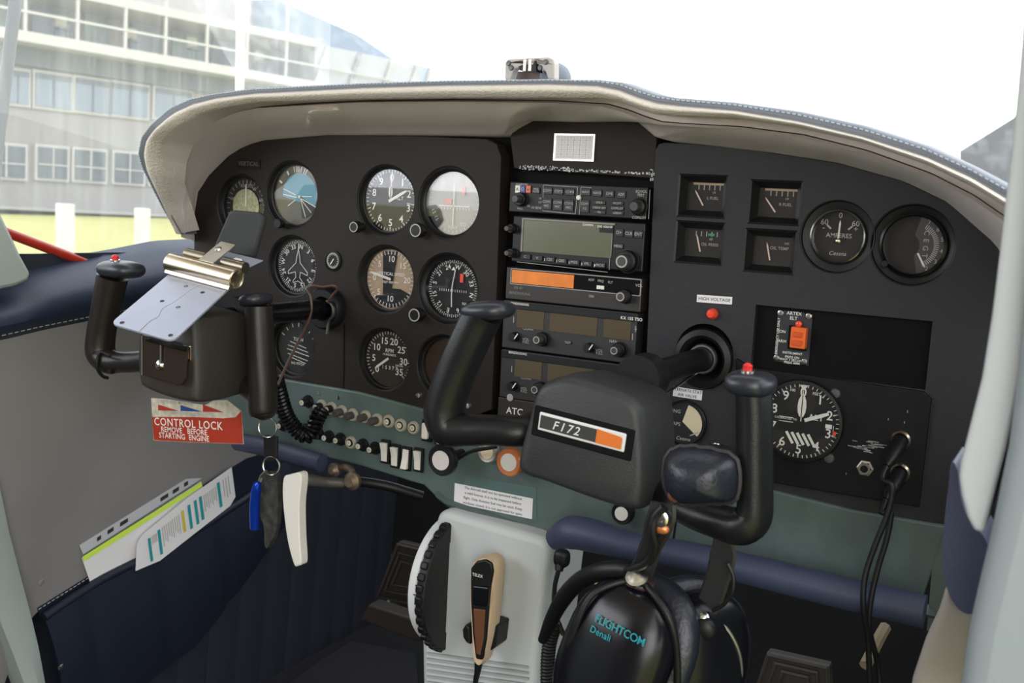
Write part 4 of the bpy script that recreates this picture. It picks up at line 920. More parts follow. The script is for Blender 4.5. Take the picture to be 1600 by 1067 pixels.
bm = NB(); lathe(bm, q(665, 260), -Y, [(0.0028, 0), (0.0024, 0.002), (0, 0.003)], 14); obj('photocell', bm, IVORY, t)
# GPS
yG = -0.006
t = unit('gps_navigator', 'navigator radio with a large grey green screen, second from top', zc(808, 337), zc(806, 408.5), yG, x0=at(806, 350).x)
P4 = [at(819, 342, yG-0.0012), at(962, 352, yG-0.0012)]
sx0, sx1 = at(818, 370, yG).x, at(957, 380, yG).x; sz1, sz0 = zc(819, 343, yG), zc(816, 393, yG)
bm = NB(); rbox(bm, sx0, sx1, sz0, sz1, yG-0.0012, yG); obj('screen', bm, LCDG, t, smooth=False, bevel=0.0006)
bm = NB(); rbox(bm, sx0-0.002, sx0, sz0, sz1+0.0015, yG-0.0018, yG); rbox(bm, sx0, sx1+0.002, sz1, sz1+0.0018, yG-0.0018, yG); obj('screen_rim', bm, mat('rim_grey', (0.22, 0.19, 0.17), 0.4), t, smooth=False)
bm = NB(); rbox(bm, sx0+0.090, sx1, sz1-0.0085, sz1-0.001, yG-0.0015, yG-0.001); sc_ = obj('name_strip', bm, BLACK, t, smooth=False)
bm = NB(); text(bm, 'GARMIN', at(*cx_(738, 488), yG-0.0018), 0.0032); text(bm, 'GNS 430A/W', at(*cx_(880, 504), yG-0.0018), 0.0030); obj('print', bm, WHITE, sc_, smooth=False)
for i, (x, s) in enumerate(((222, 'C'), (322, 'V'), (425, 'CDI'), (525, 'OBS'), (630, 'MSG'), (735, 'FPL'), (845, 'PROC'))): button(t, *cx_(x, 752+(x-222)*0.115), 15, 8, yG-0.0008, s, sz=0.0038)
bm = NB()
for x in (375, 475, 580, 685, 790): p = at(*cx_(x, 760+(x-222)*0.115), yG-0.0005); prism(bm, [p+V((0, 0, 0.0018)), p+V((0.0018, 0, 0)), p+V((0, 0, -0.0018))], Y*0.0003)
obj('arrow_marks', bm, WHITE, t, smooth=False)
for x, y_, s in ((1005, 552, 'D>'), (1085, 560, 'CLR'), (1165, 565, 'ENT')): button(t, *cx_(x, y_), 12, 12, yG, s, sz=0.0045)
button(t, *cx_(998, 665), 13, 8, yG, 'MENU', sz=0.0035)
bm = NB(); rbox(bm, at(*cx_(960, 500)).x, at(*cx_(963, 500)).x, sz0-0.012, sz1, yG-0.0009, yG); obj('divider', bm, DIM, t, smooth=False)
rknob(t, *cx_(1075, 790), 0.0115, 0.008, yG, True, 0.68)
bm = NB(); wire(bm, [at(*cx_(150, 795), yG-0.0006), at(*cx_(905, 882), yG-0.0006)], 0.0005); obj('frame_line', bm, DIM, t, smooth=False)
for q_ in ((797, 357), (797, 395)): rknob(t, q_[0]+6, q_[1], 0.005, 0.008, yG, cap=0.6, nm='side_knob')
# ADF
yD = -0.004
t = unit('adf_receiver', 'slim receiver with an orange lit display, third from top', zc(799.7, 417), zc(798, 467), yD, mat('adf_brown_black', (0.022, 0.018, 0.016), 0.45))
cz = lambda x, y_: (780+x/3.81, 400+y_/3.81)
wx0, wx1 = at(*cz(78, 120), yD).x, at(*cz(446, 180), yD).x; wz1, wz0 = zc(*cz(78, 78), yD), zc(*cz(78, 160), yD)
bm = NB(); rbox(bm, wx0, RX1-0.002, wz0, wz1, yD-0.0012, yD); obj('window', bm, DEEP, t, smooth=False)
bm = NB(); rbox(bm, wx0+0.0005, wx1, wz0+0.0005, wz1-0.0005, yD-0.0020, yD-0.001); ds = obj('display', bm, LCDO, t, smooth=False)
bm = NB()
X0, X1, Z1, Z0 = wx0-0.001, RX1-0.0008, wz1+0.0008, wz0-0.0008
k = lambda x, z: V((x, yD-0.0015, z)); wire(bm, [k(X0, Z0), k(X0, Z1), k(X1, Z1), k(X1, Z0), k(X0, Z0)], 0.0007)
text(bm, 'ADF', at(*cz(548, 142), yD-0.002), 0.0036); text(bm, 'FRQ', at(*cz(604, 149), yD-0.002), 0.0036); text(bm, 'FLT', at(*cz(662, 157), yD-0.002), 0.0036); text(bm, 'VOL', at(*cz(832, 176), yD-0.002), 0.004); text(bm, 'ON', at(*cz(548, 240), yD-0.002), 0.0036)
obj('frame_lines', bm, DIM, t, smooth=False)
bm = NB(); text(bm, 'KR 87', at(*cz(115, 190), yD-0.0008), 0.0042); text(bm, 'BENDIX/KING', at(*cz(122, 223), yD-0.0008), 0.0042); obj('print', bm, mat('faint_print2', (0.20, 0.18, 0.16), 0.6), t, smooth=False)
bm = NB(); box(bm, at(*cz(603, 187), yD-0.002), (0.0085, 0.002, 0.0040)); obj('push_button', bm, IVORY, t, smooth=False, bevel=0.0005)
rknob(t, *cz(755, 238), 0.0075, 0.006, yD, True, 0.75)
# KX155 twice
def navcom(label, yo, full=True):
    sh = yo; cz2 = lambda x, y_: (780+x/3.81-yo*0.04, 400+(y_)/3.81+yo)
    z1, z0 = zc(*cz2(60, 262), 0), zc(*cz2(45, 545), 0)
    t = unit('navcom_radio', label, z1, z0, -0.003, mat('king_grey_black', (0.022, 0.022, 0.023), 0.5), x0=RX0-0.002, x1=RX1-0.003); y = -0.003
    bm = NB(); rbox(bm, RX0-0.001, RX1-0.004, z1-0.0085, z1-0.001, y-0.002, y); hd = obj('header_strip', bm, BLACK, t, smooth=False, bevel=0.0005)
    bm = NB(); text(bm, 'BENDIX/KING', at(*cz2(122, 286), y-0.0024), 0.0036); text(bm, 'KX 155 TSO', at(*cz2(787, 374), y-0.0024), 0.0045); obj('print', bm, WHITE, hd, smooth=False)
    for (a, b, c_, d) in ((105, 308, 268, 415), (300, 338, 585, 465), (622, 368, 785, 495)):
        xa, xb = at(*cz2(a, (b+d)/2), y).x, at(*cz2(c_, (b+d)/2), y).x
        if xb < xa+0.001: continue
        zm = zc(*cz2(105, 308), y)-0.001; bm = NB(); rbox(bm, xa, xb, zm-0.0205, zm, y-0.0008, y+0.001); obj('display_window', bm, LCDB, t, smooth=False, bevel=0.0004)
    bm = NB(); text(bm, 'COMM', at(*cz2(172, 434), y-0.0006), 0.0042); text(bm, 'NAV', at(*cz2(678, 508), y-0.0006), 0.0042)
    for x, y_ in ((158, 505), (595, 572)): text(bm, 'VOL', at(*cz2(x, y_-8), y-0.0006), 0.0044); text(bm, 'PULL', at(*cz2(x, y_+8), y-0.0006), 0.0036)
    bar(bm, at(*cz2(87, 360), y-0.0006), at(*cz2(86, 396), y-0.0006), 0.0009); bar(bm, at(*cz2(794, 462), y-0.0006), at(*cz2(793, 500), y-0.0006), 0.0009); text(bm, 'S', at(*cz2(812, 428), y-0.0006), 0.0045); text(bm, 'T', at(*cz2(812, 445), y-0.0006), 0.0045)
    obj('print', bm, DIM, t, smooth=False)
    for x, y_, r in ((100, 478, 0.0052), (545, 543, 0.0052)):
        kx = rknob(t, *cz2(x, y_), r, 0.009, y); bm = NB(); p = at(*cz2(x, y_), y-0.0098); bar(bm, p-V((0.002, 0, 0.003)), p+V((0.002, 0, 0.003)), 0.0012); obj('pointer', bm, WHITE, kx, smooth=False)
    for x, y_ in ((262, 492), (720, 555)): rknob(t, *cz2(x, y_), 0.0078, 0.007, y, True, 0.62)
    button(t, *cz2(412, 515), 11, 5, y, 'TEST', sz=0.0034)
    return t
navcom('communication radio with three brown display windows, fourth from top', 0)
navcom('communication radio with brown display windows, half hidden behind the yoke hub', 77)
t = unit('transponder', 'lowest black unit of the radio stack lettered ATC', zc(792, 621), zc(788, 668), -0.003, mat('atc_brown_black', (0.020, 0.014, 0.011), 0.5), x0=RX0-0.003)
bm = NB(); text(bm, 'ATC', at(804, 643, -0.0036), 0.0105); obj('print', bm, WHITE, t, smooth=False)
bm = NB(); lathe(bm, at(797, 621, -0.0036), -Y, [(0.0042, 0), (0.004, 0.0006), (0, 0.0008)], 16); obj('round_mark', bm, DIM, t)
# ================================================================= YOKES
def closed_crom(pts, n):
    P = [V(p) for p in pts]; L = len(P); o = []
    for i in range(L):
        a, b, c, d = P[i-1], P[i], P[(i+1) % L], P[(i+2) % L]
        for k in range(n):
            t = k/n; o.append(0.5*((2*b)+(c-a)*t+(2*a-5*b+4*c-d)*t*t+(-a+3*b-3*c+d)*t**3))
    return o
def hub(bm, pxs, yf, yr, rs=0.96):
    F = closed_crom([at(a, b, yf) for a, b in pxs], 5); c = sum(F, V((0, 0, 0)))/len(F); n = len(F); rings = []
    dep = yr-yf
    for s, d in ((0.86, -0.0015), (0.93, 0.0), (0.975, 0.003), (1.0, 0.010), (1.01, dep*0.45), (rs, dep*0.9), (rs-0.05, dep)):
        rings.append([bm.verts.new(V((c.x+(p.x-c.x)*s, yf+d, c.z+(p.z-c.z)*s))) for p in F])
    for A, B in zip(rings, rings[1:]):
        for i in range(n): bm.faces.new((A[i], A[(i+1) % n], B[(i+1) % n], B[i]))
    bm.faces.new(rings[0]); bm.faces.new(rings[-1][::-1]); return c
def pts3(l): return [at(a, b, y) for a, b, y in l]
def cap_button(t, p):
    bm = NB(); lathe(bm, p, V((0.05, -0.1, 1)), [(0.0075, -0.004), (0.0072, 0.001), (0.0052, 0.002), (0.0052, 0.005), (0.0030, 0.0055)], 18); k = obj('button_collar', bm, CHROME, t)
    bm = NB(); lathe(bm, p+Z*0.0045, V((0.05, -0.1, 1)), [(0.0036, 0), (0.0036, 0.004), (0.002, 0.0055), (0, 0.006)], 16); obj('push_to_talk_button', bm, RED, k)
# --- right (passenger side) yoke
YF = -0.245
t = thing('control_yoke', 'black control yoke on the right with an F172 badge on its hub', 'control yoke', at(930, 690, YF), 'control yokes')
RY = t
bm = NB(); hub(bm, [(868, 591), (900, 592), (965, 612), (995, 632), (1003, 660), (1007, 730), (1003, 785), (990, 799), (930, 783), (850, 754), (816, 742), (807, 722), (822, 660), (838, 608)], YF, -0.165)
h_ = obj('hub', bm, HUB, t, angle=50)
# badge, sloping with the hub
yb = YF-0.0032
e_x = (at(978, 691, yb)-at(845, 656, yb)).normalized(); e_z = Y.cross(e_x)*-1
if e_z.z < 0: e_z = -e_z
A, Bp = at(842, 641, yb), at(973, 706, yb); cb2 = (at(843, 656, yb)+at(977, 693, yb))/2
Wd = (at(978, 693, yb)-at(843, 656, yb)).length; Hd = 0.0155
bm = NB(); box(bm, cb2+V((0, 0.0012, -0.001)), (Wd+0.012, 0.003, Hd+0.010), (e_x, Y, e_z)); obj('badge_recess', bm, DEEP, t, smooth=False, bevel=0.001)
SILV = mat('badge_silver', (0.72, 0.71, 0.70), 0.4, 0.2)
bm = NB(); box(bm, cb2, (Wd, 0.003, Hd), (e_x, Y, e_z)); bd = obj('badge', bm, SILV, t, smooth=False, bevel=0.0012)
bm = NB(); box(bm, cb2-Y*0.0015-e_x*Wd*0.145, (Wd*0.66, 0.0006, Hd*0.70), (e_x, Y, e_z)); obj('badge_field', bm, INK, bd, smooth=False)
bm = NB(); c_ = cb2-Y*0.0015+e_x*Wd*0.325; prism(bm, [c_+e_x*dx*Wd+e_z*dz*Hd for dx, dz in ((-0.145, -0.36), (0.14, -0.36), (0.14, 0.22), (0.12, 0.28), (-0.145, 0.38))], Y*0.0006*-1); obj('orange_field', bm, OCHRE, bd, smooth=False)
bm = NB(); text(bm, 'F172', cb2-Y*0.0022-e_x*Wd*0.17-e_z*Hd*0.03, Hd*0.66, e_x, e_z, shear=0.25, space=1.25)
obj('badge_lettering', bm, SILV, bd, smooth=False)
bm = NB(); tube(bm, pts3([(835, 668, -0.20), (812, 674, -0.215), (770, 672, -0.222), (730, 672, -0.226), (702, 668, -0.228), (694, 645, -0.228), (702, 612, -0.228), (718, 570, -0.228), (735, 532, -0.228), (750, 500, -0.228), (757, 488, -0.228)]), [0.0165, 0.0155, 0.0150, 0.0160, 0.0190, 0.0200, 0.0195, 0.0190, 0.0190, 0.0188, 0.0190], seg=20, n=5, flat=0.9)
obj('left_horn', bm, YOKE, t, angle=60)
bm = NB(); blob(bm, at(763, 485, -0.228), (0.0235, 0.020, 0.0088), (V((0.98, 0, 0.12)), Y, V((-0.12, 0, 0.98))), p=2.6); obj('horn_cap', bm, mat('yoke_cap', (0.018, 0.020, 0.028), 0.35), t)
bm = NB(); tube(bm, pts3([(1010, 752, -0.19), (1040, 776, -0.21), (1080, 800, -0.225), (1125, 815, -0.235), (1158, 822, -0.24), (1177, 808, -0.24), (1180, 770, -0.24), (1180, 710, -0.24), (1180, 650, -0.24), (1178, 612, -0.24)]), [0.015, 0.0135, 0.0135, 0.015, 0.0165, 0.0155, 0.0148, 0.0145, 0.0145, 0.0150], seg=20, n=5, flat=0.9)
obj('right_horn', bm, YOKE, t, angle=60)
bm = NB(); blob(bm, at(1173, 599, -0.24), (0.0185, 0.021, 0.0095), (X, Y, Z), p=2.8); cp = obj('horn_cap', bm, mat('yoke_cap', (0, 0, 0)), t)
cap_button(cp, at(1167, 588, -0.245))
sh0 = at(1100, 560); bm = NB(); lathe(bm, sh0+V((0, 0.03, 0)), -Y, [(0.0118, 0), (0.0118, 0.205)], 24); obj('shaft', bm, BLACK, t)
bm = NB(); lathe(bm, sh0+V((0, -0.165, 0)), -Y, [(0, -0.022), (0.018, -0.022), (0.021, -0.015), (0.021, 0.01), (0, 0.01)], 24); obj('shaft_collar', bm, BLACK, t)
bm = NB(); lathe(bm, sh0, -Y, [(0.0295, -0.004), (0.0310, 0.002), (0.0295, 0.006), (0.024, 0.008), (0.020, 0.004), (0.0185, -0.012), (0.0125, -0.018)], 36)
single(obj('shaft_boot', bm, BLACK, None, origin=sh0), 'round black bearing ring where the right yoke shaft enters the panel', 'bearing')
bm = NB(); lathe(bm, sh0-Y*0.004, -Y, [(0.0155, 0), (0.0145, 0.003), (0.0125, 0.003), (0.0125, 0)], 30)
single(obj('bearing_ring', bm, mat('dull_silver', (0.28, 0.28, 0.27), 0.35, 0.9), None, origin=sh0), 'thin grey metal ring around the right yoke shaft at the panel', 'ring')
bm = NB(); tube(bm, pts3([(1090, 582, -0.012), (1060, 602, -0.05), (1032, 620, -0.09), (1012, 640, -0.12)]), 0.0012, seg=8)
single(obj('control_wire', bm, CHROME, None, origin=at(1060, 602)), 'thin bare wire hanging below the right yoke shaft', 'wire')

# --- left (pilot) yoke
YL = -0.255
t = thing('control_yoke', 'black control yoke on the left carrying the clipboard, worn brown tint', 'control yoke', at(265, 560, YL), 'control yokes')
bm = NB(); hub(bm, [(232, 480), (262, 484), (296, 494), (304, 510), (309, 570), (309, 622), (300, 630), (262, 622), (226, 608), (217, 596), (214, 550), (220, 495)], YL, -0.178, 0.97)
obj('hub', bm, HUBL, t, angle=50)
bm = NB(); tube(bm, pts3([(240, 562, -0.235), (215, 565, -0.236), (190, 566, -0.237), (168, 564, -0.238), (157, 550, -0.238), (158, 522, -0.238), (164, 490, -0.238), (170, 460, -0.238), (176, 432, -0.238)]), [0.0135, 0.0125, 0.0125, 0.0150, 0.0165, 0.0160, 0.0160, 0.0165, 0.0172], seg=20, n=5, flat=0.9)
obj('left_horn', bm, mat('yoke_black_warm', (0.016, 0.013, 0.011), 0.36, bump=0.15, bscale=600, spec=0.35), t, angle=60)
bm = NB(); blob(bm, at(189, 421, -0.238), (0.0255, 0.021, 0.0095), (X, Y, Z), p=2.6); cp = obj('horn_cap', bm, mat('yoke_cap', (0, 0, 0)), t); cap_button(cp, at(180, 413, -0.245))
bm = NB(); tube(bm, pts3([(318, 566, -0.19), (350, 582, -0.185), (382, 602, -0.185), (406, 618, -0.188)]), [0.0110, 0.0110, 0.0110, 0.0120], seg=16, n=5)
tube(bm, pts3([(412, 655, -0.19), (412, 649, -0.19), (411, 640, -0.19), (410, 600, -0.19), (407, 550, -0.19), (405, 510, -0.19), (404, 478, -0.19)]), [0.0050, 0.0125, 0.0155, 0.0158, 0.0158, 0.0156, 0.0145], seg=20, n=5, flat=0.95)
obj('right_horn', bm, mat('yoke_black_warm', (0, 0, 0)), t, angle=60)
bm = NB(); blob(bm, at(400, 468, -0.19), (0.0150, 0.018, 0.0075), (V((0.97, 0, 0.22)), Y, V((-0.22, 0, 0.97))), p=2.6); obj('horn_cap', bm, mat('yoke_cap', (0, 0, 0)), t)
sl0 = at(515, 481); bm = NB(); lathe(bm, sl0+Y*0.03, -Y, [(0.0118, 0), (0.0118, 0.215)], 24); obj('shaft', bm, GLOSSB, t)
bm = NB(); lathe(bm, sl0-Y*0.155, -Y, [(0, -0.03), (0.019, -0.03), (0.023, -0.02), (0.023, 0.012), (0, 0.012)], 24); obj('shaft_collar', bm, BLACK, t)
bm = NB(); lathe(bm, sl0-Y*0.175, -Y, [(0.016, -0.035), (0.020, -0.033), (0.020, -0.026), (0.016, -0.024)], 24); obj('ring', bm, BLACK, t)
bm = NB(); rectpx(bm, 284, 539, 297, 564, YL-0.004, 0.003); bd = obj('badge', bm, CHROME, t, smooth=False, bevel=0.0006)
bm = NB(); rectpx(bm, 284, 542, 293, 561, YL-0.0048, 0.001); obj('orange_field', bm, OCHRE, bd, smooth=False)
bm = NB(); rectpx(bm, 283, 561, 299, 573, YL-0.001, 0.003); obj('badge_recess', bm, DEEP, t, smooth=False)
bm = NB(); tube(bm, [at(172, 556, -0.256)+V((0, 0, 0))]+[at(171, 566, -0.238)+V((0.001, -0.017*cos(a), 0.017*sin(a))) for a in [0.8, 0.2, -0.4, -1.0, -1.4]], 0.0018, seg=8); box(bm, at(173, 578, -0.246), (0.006, 0.005, 0.008)); obj('cable_tie', bm, BLACK, t)
# shaft ring bracket at the panel
bm = NB(); lathe(bm, sl0-Y*0.001, -Y, [(0.026, 0), (0.026, 0.010), (0.023, 0.014), (0.0150, 0.014), (0.0125, 0.008)], 30)
single(obj('shaft_bearing', bm, BLACK, None, origin=sl0), 'round black bearing where the left yoke shaft enters the panel', 'bearing')
bm = NB(); tube(bm, pts3([(511, 470, -0.016), (520, 478, -0.02), (521, 492, -0.02), (514, 502, -0.018), (511, 522, -0.018)]), 0.0022, seg=8, flat=0.6)
single(obj('retaining_clip', bm, mat('dull_silver', (0, 0, 0)), None, origin=sl0), 'bent grey clip hooked over the left yoke shaft', 'clip')
# control lock rod and its sign
bm = NB(); tube(bm, pts3([(434, 602, -0.12), (450, 566, -0.10), (468, 530, -0.075), (485, 493, -0.05), (486, 465, -0.045), (480, 452, -0.045), (489, 446, -0.045), (505, 448, -0.04), (521, 446, -0.035), (527, 452, -0.03), (519, 462, -0.025), (512, 472, -0.02)]), 0.0016, seg=10)
single(obj('control_lock_rod', bm, mat('brown_wire', (0.10, 0.055, 0.04), 0.4), None, origin=at(485, 493, -0.05)), 'thin brown bent wire rod hooked over the left yoke shaft', 'rod')
ys = -0.165
t = thing('control_lock_sign', 'red and cream metal sign reading CONTROL LOCK below the left yoke', 'sign', at(310, 660, ys))
bm = NB(); plate(bm, [(236, 622), (262, 624), (300, 630), (320, 633), (333, 626), (354, 625), (376, 642), (380, 694), (300, 691), (240, 688)], ys, 0.0012); obj('plate', bm, mat('sign_cream', (0.55, 0.50, 0.40), 0.5, var=0.25, vscale=120), t, smooth=False)
bm = NB(); plate(bm, [(237.5, 651.5), (300, 651.5), (348, 653.5), (368, 652), (376.5, 642.5), (379.5, 693.5), (300, 690.5), (240.5, 687.5)], ys-0.0005, 0.0005); rd = obj('red_field', bm, SIGNRED, t, smooth=False)
d = (at(340, 667, ys)-at(246, 660, ys)).normalized(); up = V((-d.z, 0, d.x))
bm = NB(); text(bm, 'CONTROL LOCK', at(293, 662.5, ys-0.0009), 0.0128, d, up, space=1.08); text(bm, 'REMOVE   BEFORE', at(287, 673.5, ys-0.0009), 0.0088, d, up); text(bm, 'STARTING  ENGINE', at(287, 683, ys-0.0009), 0.0088, d, up)
obj('lettering', bm, IVORY, rd, smooth=False)
bm = NB()
for x in (247, 317): plate(bm, [(x, 632), (x+32, 642+(x-247)*0.03), (x, 641+(x-247)*0.03)], ys-0.0005, 0.0005)
obj('red_pennants', bm, SIGNRED, t, smooth=False)
bm = NB(); plate(bm, [(282, 633), (315, 643), (282, 642)], ys-0.0005, 0.0005); obj('blue_pennant', bm, NAVYINK, t, smooth=False)
bm = NB(); text(bm, 'SEE FLIGHT MANUAL', at(275, 628.5, ys-0.0006), 0.0052, d, up); text(bm, 'FLY WITH CARE AND SKILL', at(288, 646.5, ys-0.0006), 0.0052, d, up); lathe(bm, at(355, 631, ys-0.0006), -Y, [(0, 0.0002), (0.0012, 0.0002)], 10); obj('small_print', bm, DIM, t, smooth=False)

# --- clipboard on the pilot yoke
A1, B1 = at(172, 505, -0.325), at(270, 533, -0.325)
D1 = at(296, 401, -0.185); C1 = at(386, 424, -0.185)
t = thing('clipboard', 'small pale aluminium clipboard with a gold clip on the left yoke', 'clipboard', (A1+B1+C1+D1)/4)
ex = (B1-A1).normalized(); ez = ((D1-A1)-ex*(D1-A1).dot(ex)).normalized(); nn = ex.cross(ez)
if nn.z < 0: nn = -nn
def cbp(u, v): return (A1.lerp(B1, u)).lerp(D1.lerp(C1, u), v)
ol = []
for (u, v, cu, cv) in ((0, 0, 1, 1), (1, 0, -1, 1), (1, 1, -1, -1), (0, 1, 1, -1)):
    ru, rv = 0.10, 0.06; arc = []
    for k in range(5):
        a = k/4*pi/2; arc.append((u+cu*ru*(1-cos(a)), v+cv*rv*(1-sin(a))))
    if (u, v) in ((1, 0), (0, 1)): arc = arc[::-1]
    ol += arc
bm = NB(); prism(bm, [cbp(u, v) for u, v in ol], -nn*0.0022); obj('board', bm, ALU, t, smooth=False, bevel=0.0005)
bm = NB()
for u, v in ((0.14, 0.04), (0.9, 0.05), (0.33, 0.38), (0.62, 0.36), (0.42, 0.62), (0.72, 0.60)):
    c = cbp(u, v)+nn*0.0003; lathe(bm, c, nn, [(0.0024, 0), (0.0018, 0.0004), (0.0012, -0.0001), (0, -0.0001)], 12)
obj('rivet_holes', bm, INK, t)
bm = NB(); pp = [cbp(u, v)+nn*0.0004 for u, v in ((0.47, 0.0), (0.46, 0.14), (0.5, 0.2), (0.44, 0.30), (0.5, 0.42), (0.53, 0.6), (0.62, 0.74))]; tube(bm, pp, 0.0003, seg=4, n=3); obj('scratch', bm, PAPERG, t)
# clip roll
e0_, e1_ = cbp(-0.03, 0.78)+nn*0.008, cbp(1.10, 0.78)+nn*0.008
bm = NB(); ax = (e1_-e0_).normalized(); lathe(bm, e0_, ax, [(0.0090, 0), (0.0105, 0.0008), (0.0105, (e1_-e0_).length-0.0008), (0.0090, (e1_-e0_).length)], 28); lathe(bm, e0_, ax, [(0.0090, 0.0), (0.0075, 0.001), (0.0, 0.001)], 28); lathe(bm, e1_, -ax, [(0.0090, 0.0), (0.0075, 0.001), (0.0, 0.001)], 28); rl = obj('clip_roll', bm, BRASS, t)
bm = NB(); prism(bm, [e0_.lerp(e1_, q)+ez*a+nn*b for q, a, b in ((0.02, -0.012, -0.006), (0.98, -0.012, -0.006), (0.98, -0.004, 0.004), (0.02, -0.004, 0.004))], -nn*0.001); obj('clip_jaw', bm, BRASS, rl, smooth=False)
for q0, q1 in ((0.10, 0.40), (0.66, 0.98)):
    bm = NB(); p0, p1 = e0_.lerp(e1_, q0)+ez*0.016+nn*0.006, e0_.lerp(e1_, q1)+ez*0.016+nn*0.006; lathe(bm, p0, (p1-p0), [(0, 0), (0.0058, 0), (0.0058, (p1-p0).length), (0, (p1-p0).length)], 18)
    obj('clip_pivot', bm, mat('bronze_dark', (0.22, 0.19, 0.14), 0.3, 0.9), rl)
bm = NB(); w0, w1 = e0_.lerp(e1_, 0.42), e0_.lerp(e1_, 0.64); prism(bm, [w0+ez*0.004+nn*0.009, w1+ez*0.004+nn*0.009, w1+ez*0.03+nn*0.014, w1+ez*0.038+nn*0.016, w0+ez*0.038+nn*0.016, w0+ez*0.026+nn*0.012], nn*0.0012); obj('clip_lever', bm, mat('lever_grey', (0.42, 0.38, 0.32), 0.35, 0.9), rl, smooth=False, bevel=0.0005)
bm = NB(); prism(bm, [w0+ez*0.012+nn*0.004, e1_+ez*0.020+nn*0.004-ax*0.002, e1_+ez*0.040+nn*0.004, w0+ez*0.040+nn*0.004], nn*0.0012); obj('back_plate', bm, ALU, t, smooth=False, bevel=0.0005)
bm = NB(); lathe(bm, w0.lerp(w1, 0.35)+ez*0.026+nn*0.0135, nn, [(0.0042, 0), (0.0035, 0.002), (0, 0.0025)], 14); obj('rivet', bm, CHROME, t)
bm = NB(); c_ = w1+ez*0.024+nn*0.006+ax*0.012; box(bm, c_, (0.010, 0.009, 0.004), (ax, ez, nn)); obj('knob', bm, IVORY, t, smooth=False, bevel=0.001)
# mounting bracket down to the hub
yk = YL-0.010
bm = NB(); plate(bm, [(222, 522), (293, 540), (289, 592), (284, 601), (276, 601), (222, 586)], yk, 0.0025); br = obj('mounting_plate', bm, mat('bracket_dark', (0.05, 0.035, 0.027), 0.28, 0.5), t, smooth=False, bevel=0.0008)
bm = NB(); lathe(bm, at(250, 570, yk), -Y, [(0.0055, 0), (0.005, 0.0015), (0.003, 0.0035), (0, 0.004)], 16); obj('screw', bm, CHROME, br)
bm = NB(); tube(bm, [at(251, 535, yk-0.002), at(251, 566, yk-0.002)], 0.0010, seg=6, n=1); tube(bm, [at(222, 525, yk-0.001), at(222, 586, yk-0.001)], 0.0010, seg=6, n=1); obj('bracket_edges', bm, mat('dull_silver', (0, 0, 0)), br)
bm = NB(); prism(bm, [at(235, 524, -0.30), at(285, 536, -0.30), at(289, 545, yk), at(226, 528, yk)], V((0, 0, -0.003))); obj('arm', bm, BLACK, t, smooth=False)
# thin black panel standing behind the clip
bm = NB(); plate(bm, [(356, 333), (362, 328), (405, 332), (413, 338), (411, 350), (396, 404), (330, 393)], -0.165, 0.006)
single(obj('tablet_holder', bm, mat('matte_slate', (0.018, 0.020, 0.022), 0.7), None, origin=at(370, 365, -0.165), smooth=False, bevel=0.003), 'thin matte black tablet flap standing above the clipboard clip', 'tablet holder')
# ================================================================= CORDS, KEYS AND HANDLE
def helix(bm, path, R, turns, rad, seg=6, spt=12):
    P = resample(crom(path, 10), turns*spt+1); pts = []; u = None
    for i, p in enumerate(P):
        t_ = (P[min(i+1, len(P)-1)]-P[max(i-1, 0)]).normalized()
        if u is None: u = (Y-t_*Y.dot(t_)).normalized()
        else: u = (u-t_*u.dot(t_)).normalized()
        v = t_.cross(u); a = 2*pi*i/spt; pts.append(p+(u*cos(a)+v*sin(a))*R)
    tube(bm, pts, rad, seg=seg, n=1)
bm = NB(); helix(bm, pts3([(431, 592, -0.08), (438, 620, -0.07), (447, 648, -0.06), (462, 670, -0.05), (478, 681, -0.045), (489, 674, -0.04), (495, 655, -0.035), (504, 640, -0.025)]), 0.0078, 25, 0.0025)
single(obj('coiled_cord', bm, GLOSSB, None, origin=at(460, 670, -0.05)), 'black coiled cord hanging in front of the green lower panel, left side', 'cord')
def ring(bm, c, r, rad, n=V((0.2, -1, 0.1))):
    u, v, _ = frame_of(n); tube(bm, [c+(u*cos(a)+v*sin(a))*r for a in [2*pi*i/32 for i in range(32)]], rad, seg=6, closed=True, n=1)
t = thing('key_bunch', 'key ring with blue tube and worn dark fob hanging from the ignition', 'keys', at(420, 700, -0.07))
bm = NB(); ring(bm, at(418, 668, -0.075), 0.0120, 0.0009); obj('split_ring', bm, CHROME, t)
bm = NB(); ring(bm, at(424, 728, -0.075), 0.0112, 0.0011); obj('split_ring', bm, CHROME, t)
bm = NB(); prism(bm, pts3([(411, 680, -0.076), (432, 682, -0.074), (432, 716, -0.074), (426, 722, -0.074), (412, 720, -0.076)]), V((0, 0.004, 0))); obj('strap', bm, mat('black_strap', (0.012, 0.010, 0.012), 0.6), t, smooth=False, bevel=0.001)
bm = NB(); tube(bm, pts3([(405, 754, -0.078), (401, 762, -0.078), (398, 790, -0.076), (398, 826, -0.074)]), [0.003, 0.0058, 0.0062, 0.0058], seg=16, n=4); obj('blue_tube', bm, BLUE, t)
bm = NB(); tube(bm, pts3([(416, 736, -0.076), (409, 744, -0.077), (406, 752, -0.078)]), 0.0024, seg=8); obj('clasp', bm, CHROME, t)
bm = NB(); prism(bm, closed_crom(pts3([(412, 740, -0.07), (424, 738, -0.07), (432, 746, -0.07), (434, 790, -0.07), (430, 830, -0.07), (418, 856, -0.07), (413, 850, -0.07), (411, 820, -0.07), (396, 786, -0.072), (399, 768, -0.072), (408, 758, -0.07)]), 4), V((0, 0.008, 0))); obj('leather_fob', bm, mat('worn_leather', (0.045, 0.043, 0.038), 0.7, bump=0.8, bscale=120, var=0.6, vscale=90), t, smooth=False, bevel=0.002)
t = thing('parking_brake_handle', 'white plastic hanging brake handle below the green panel', 'handle', at(460, 800, -0.1))
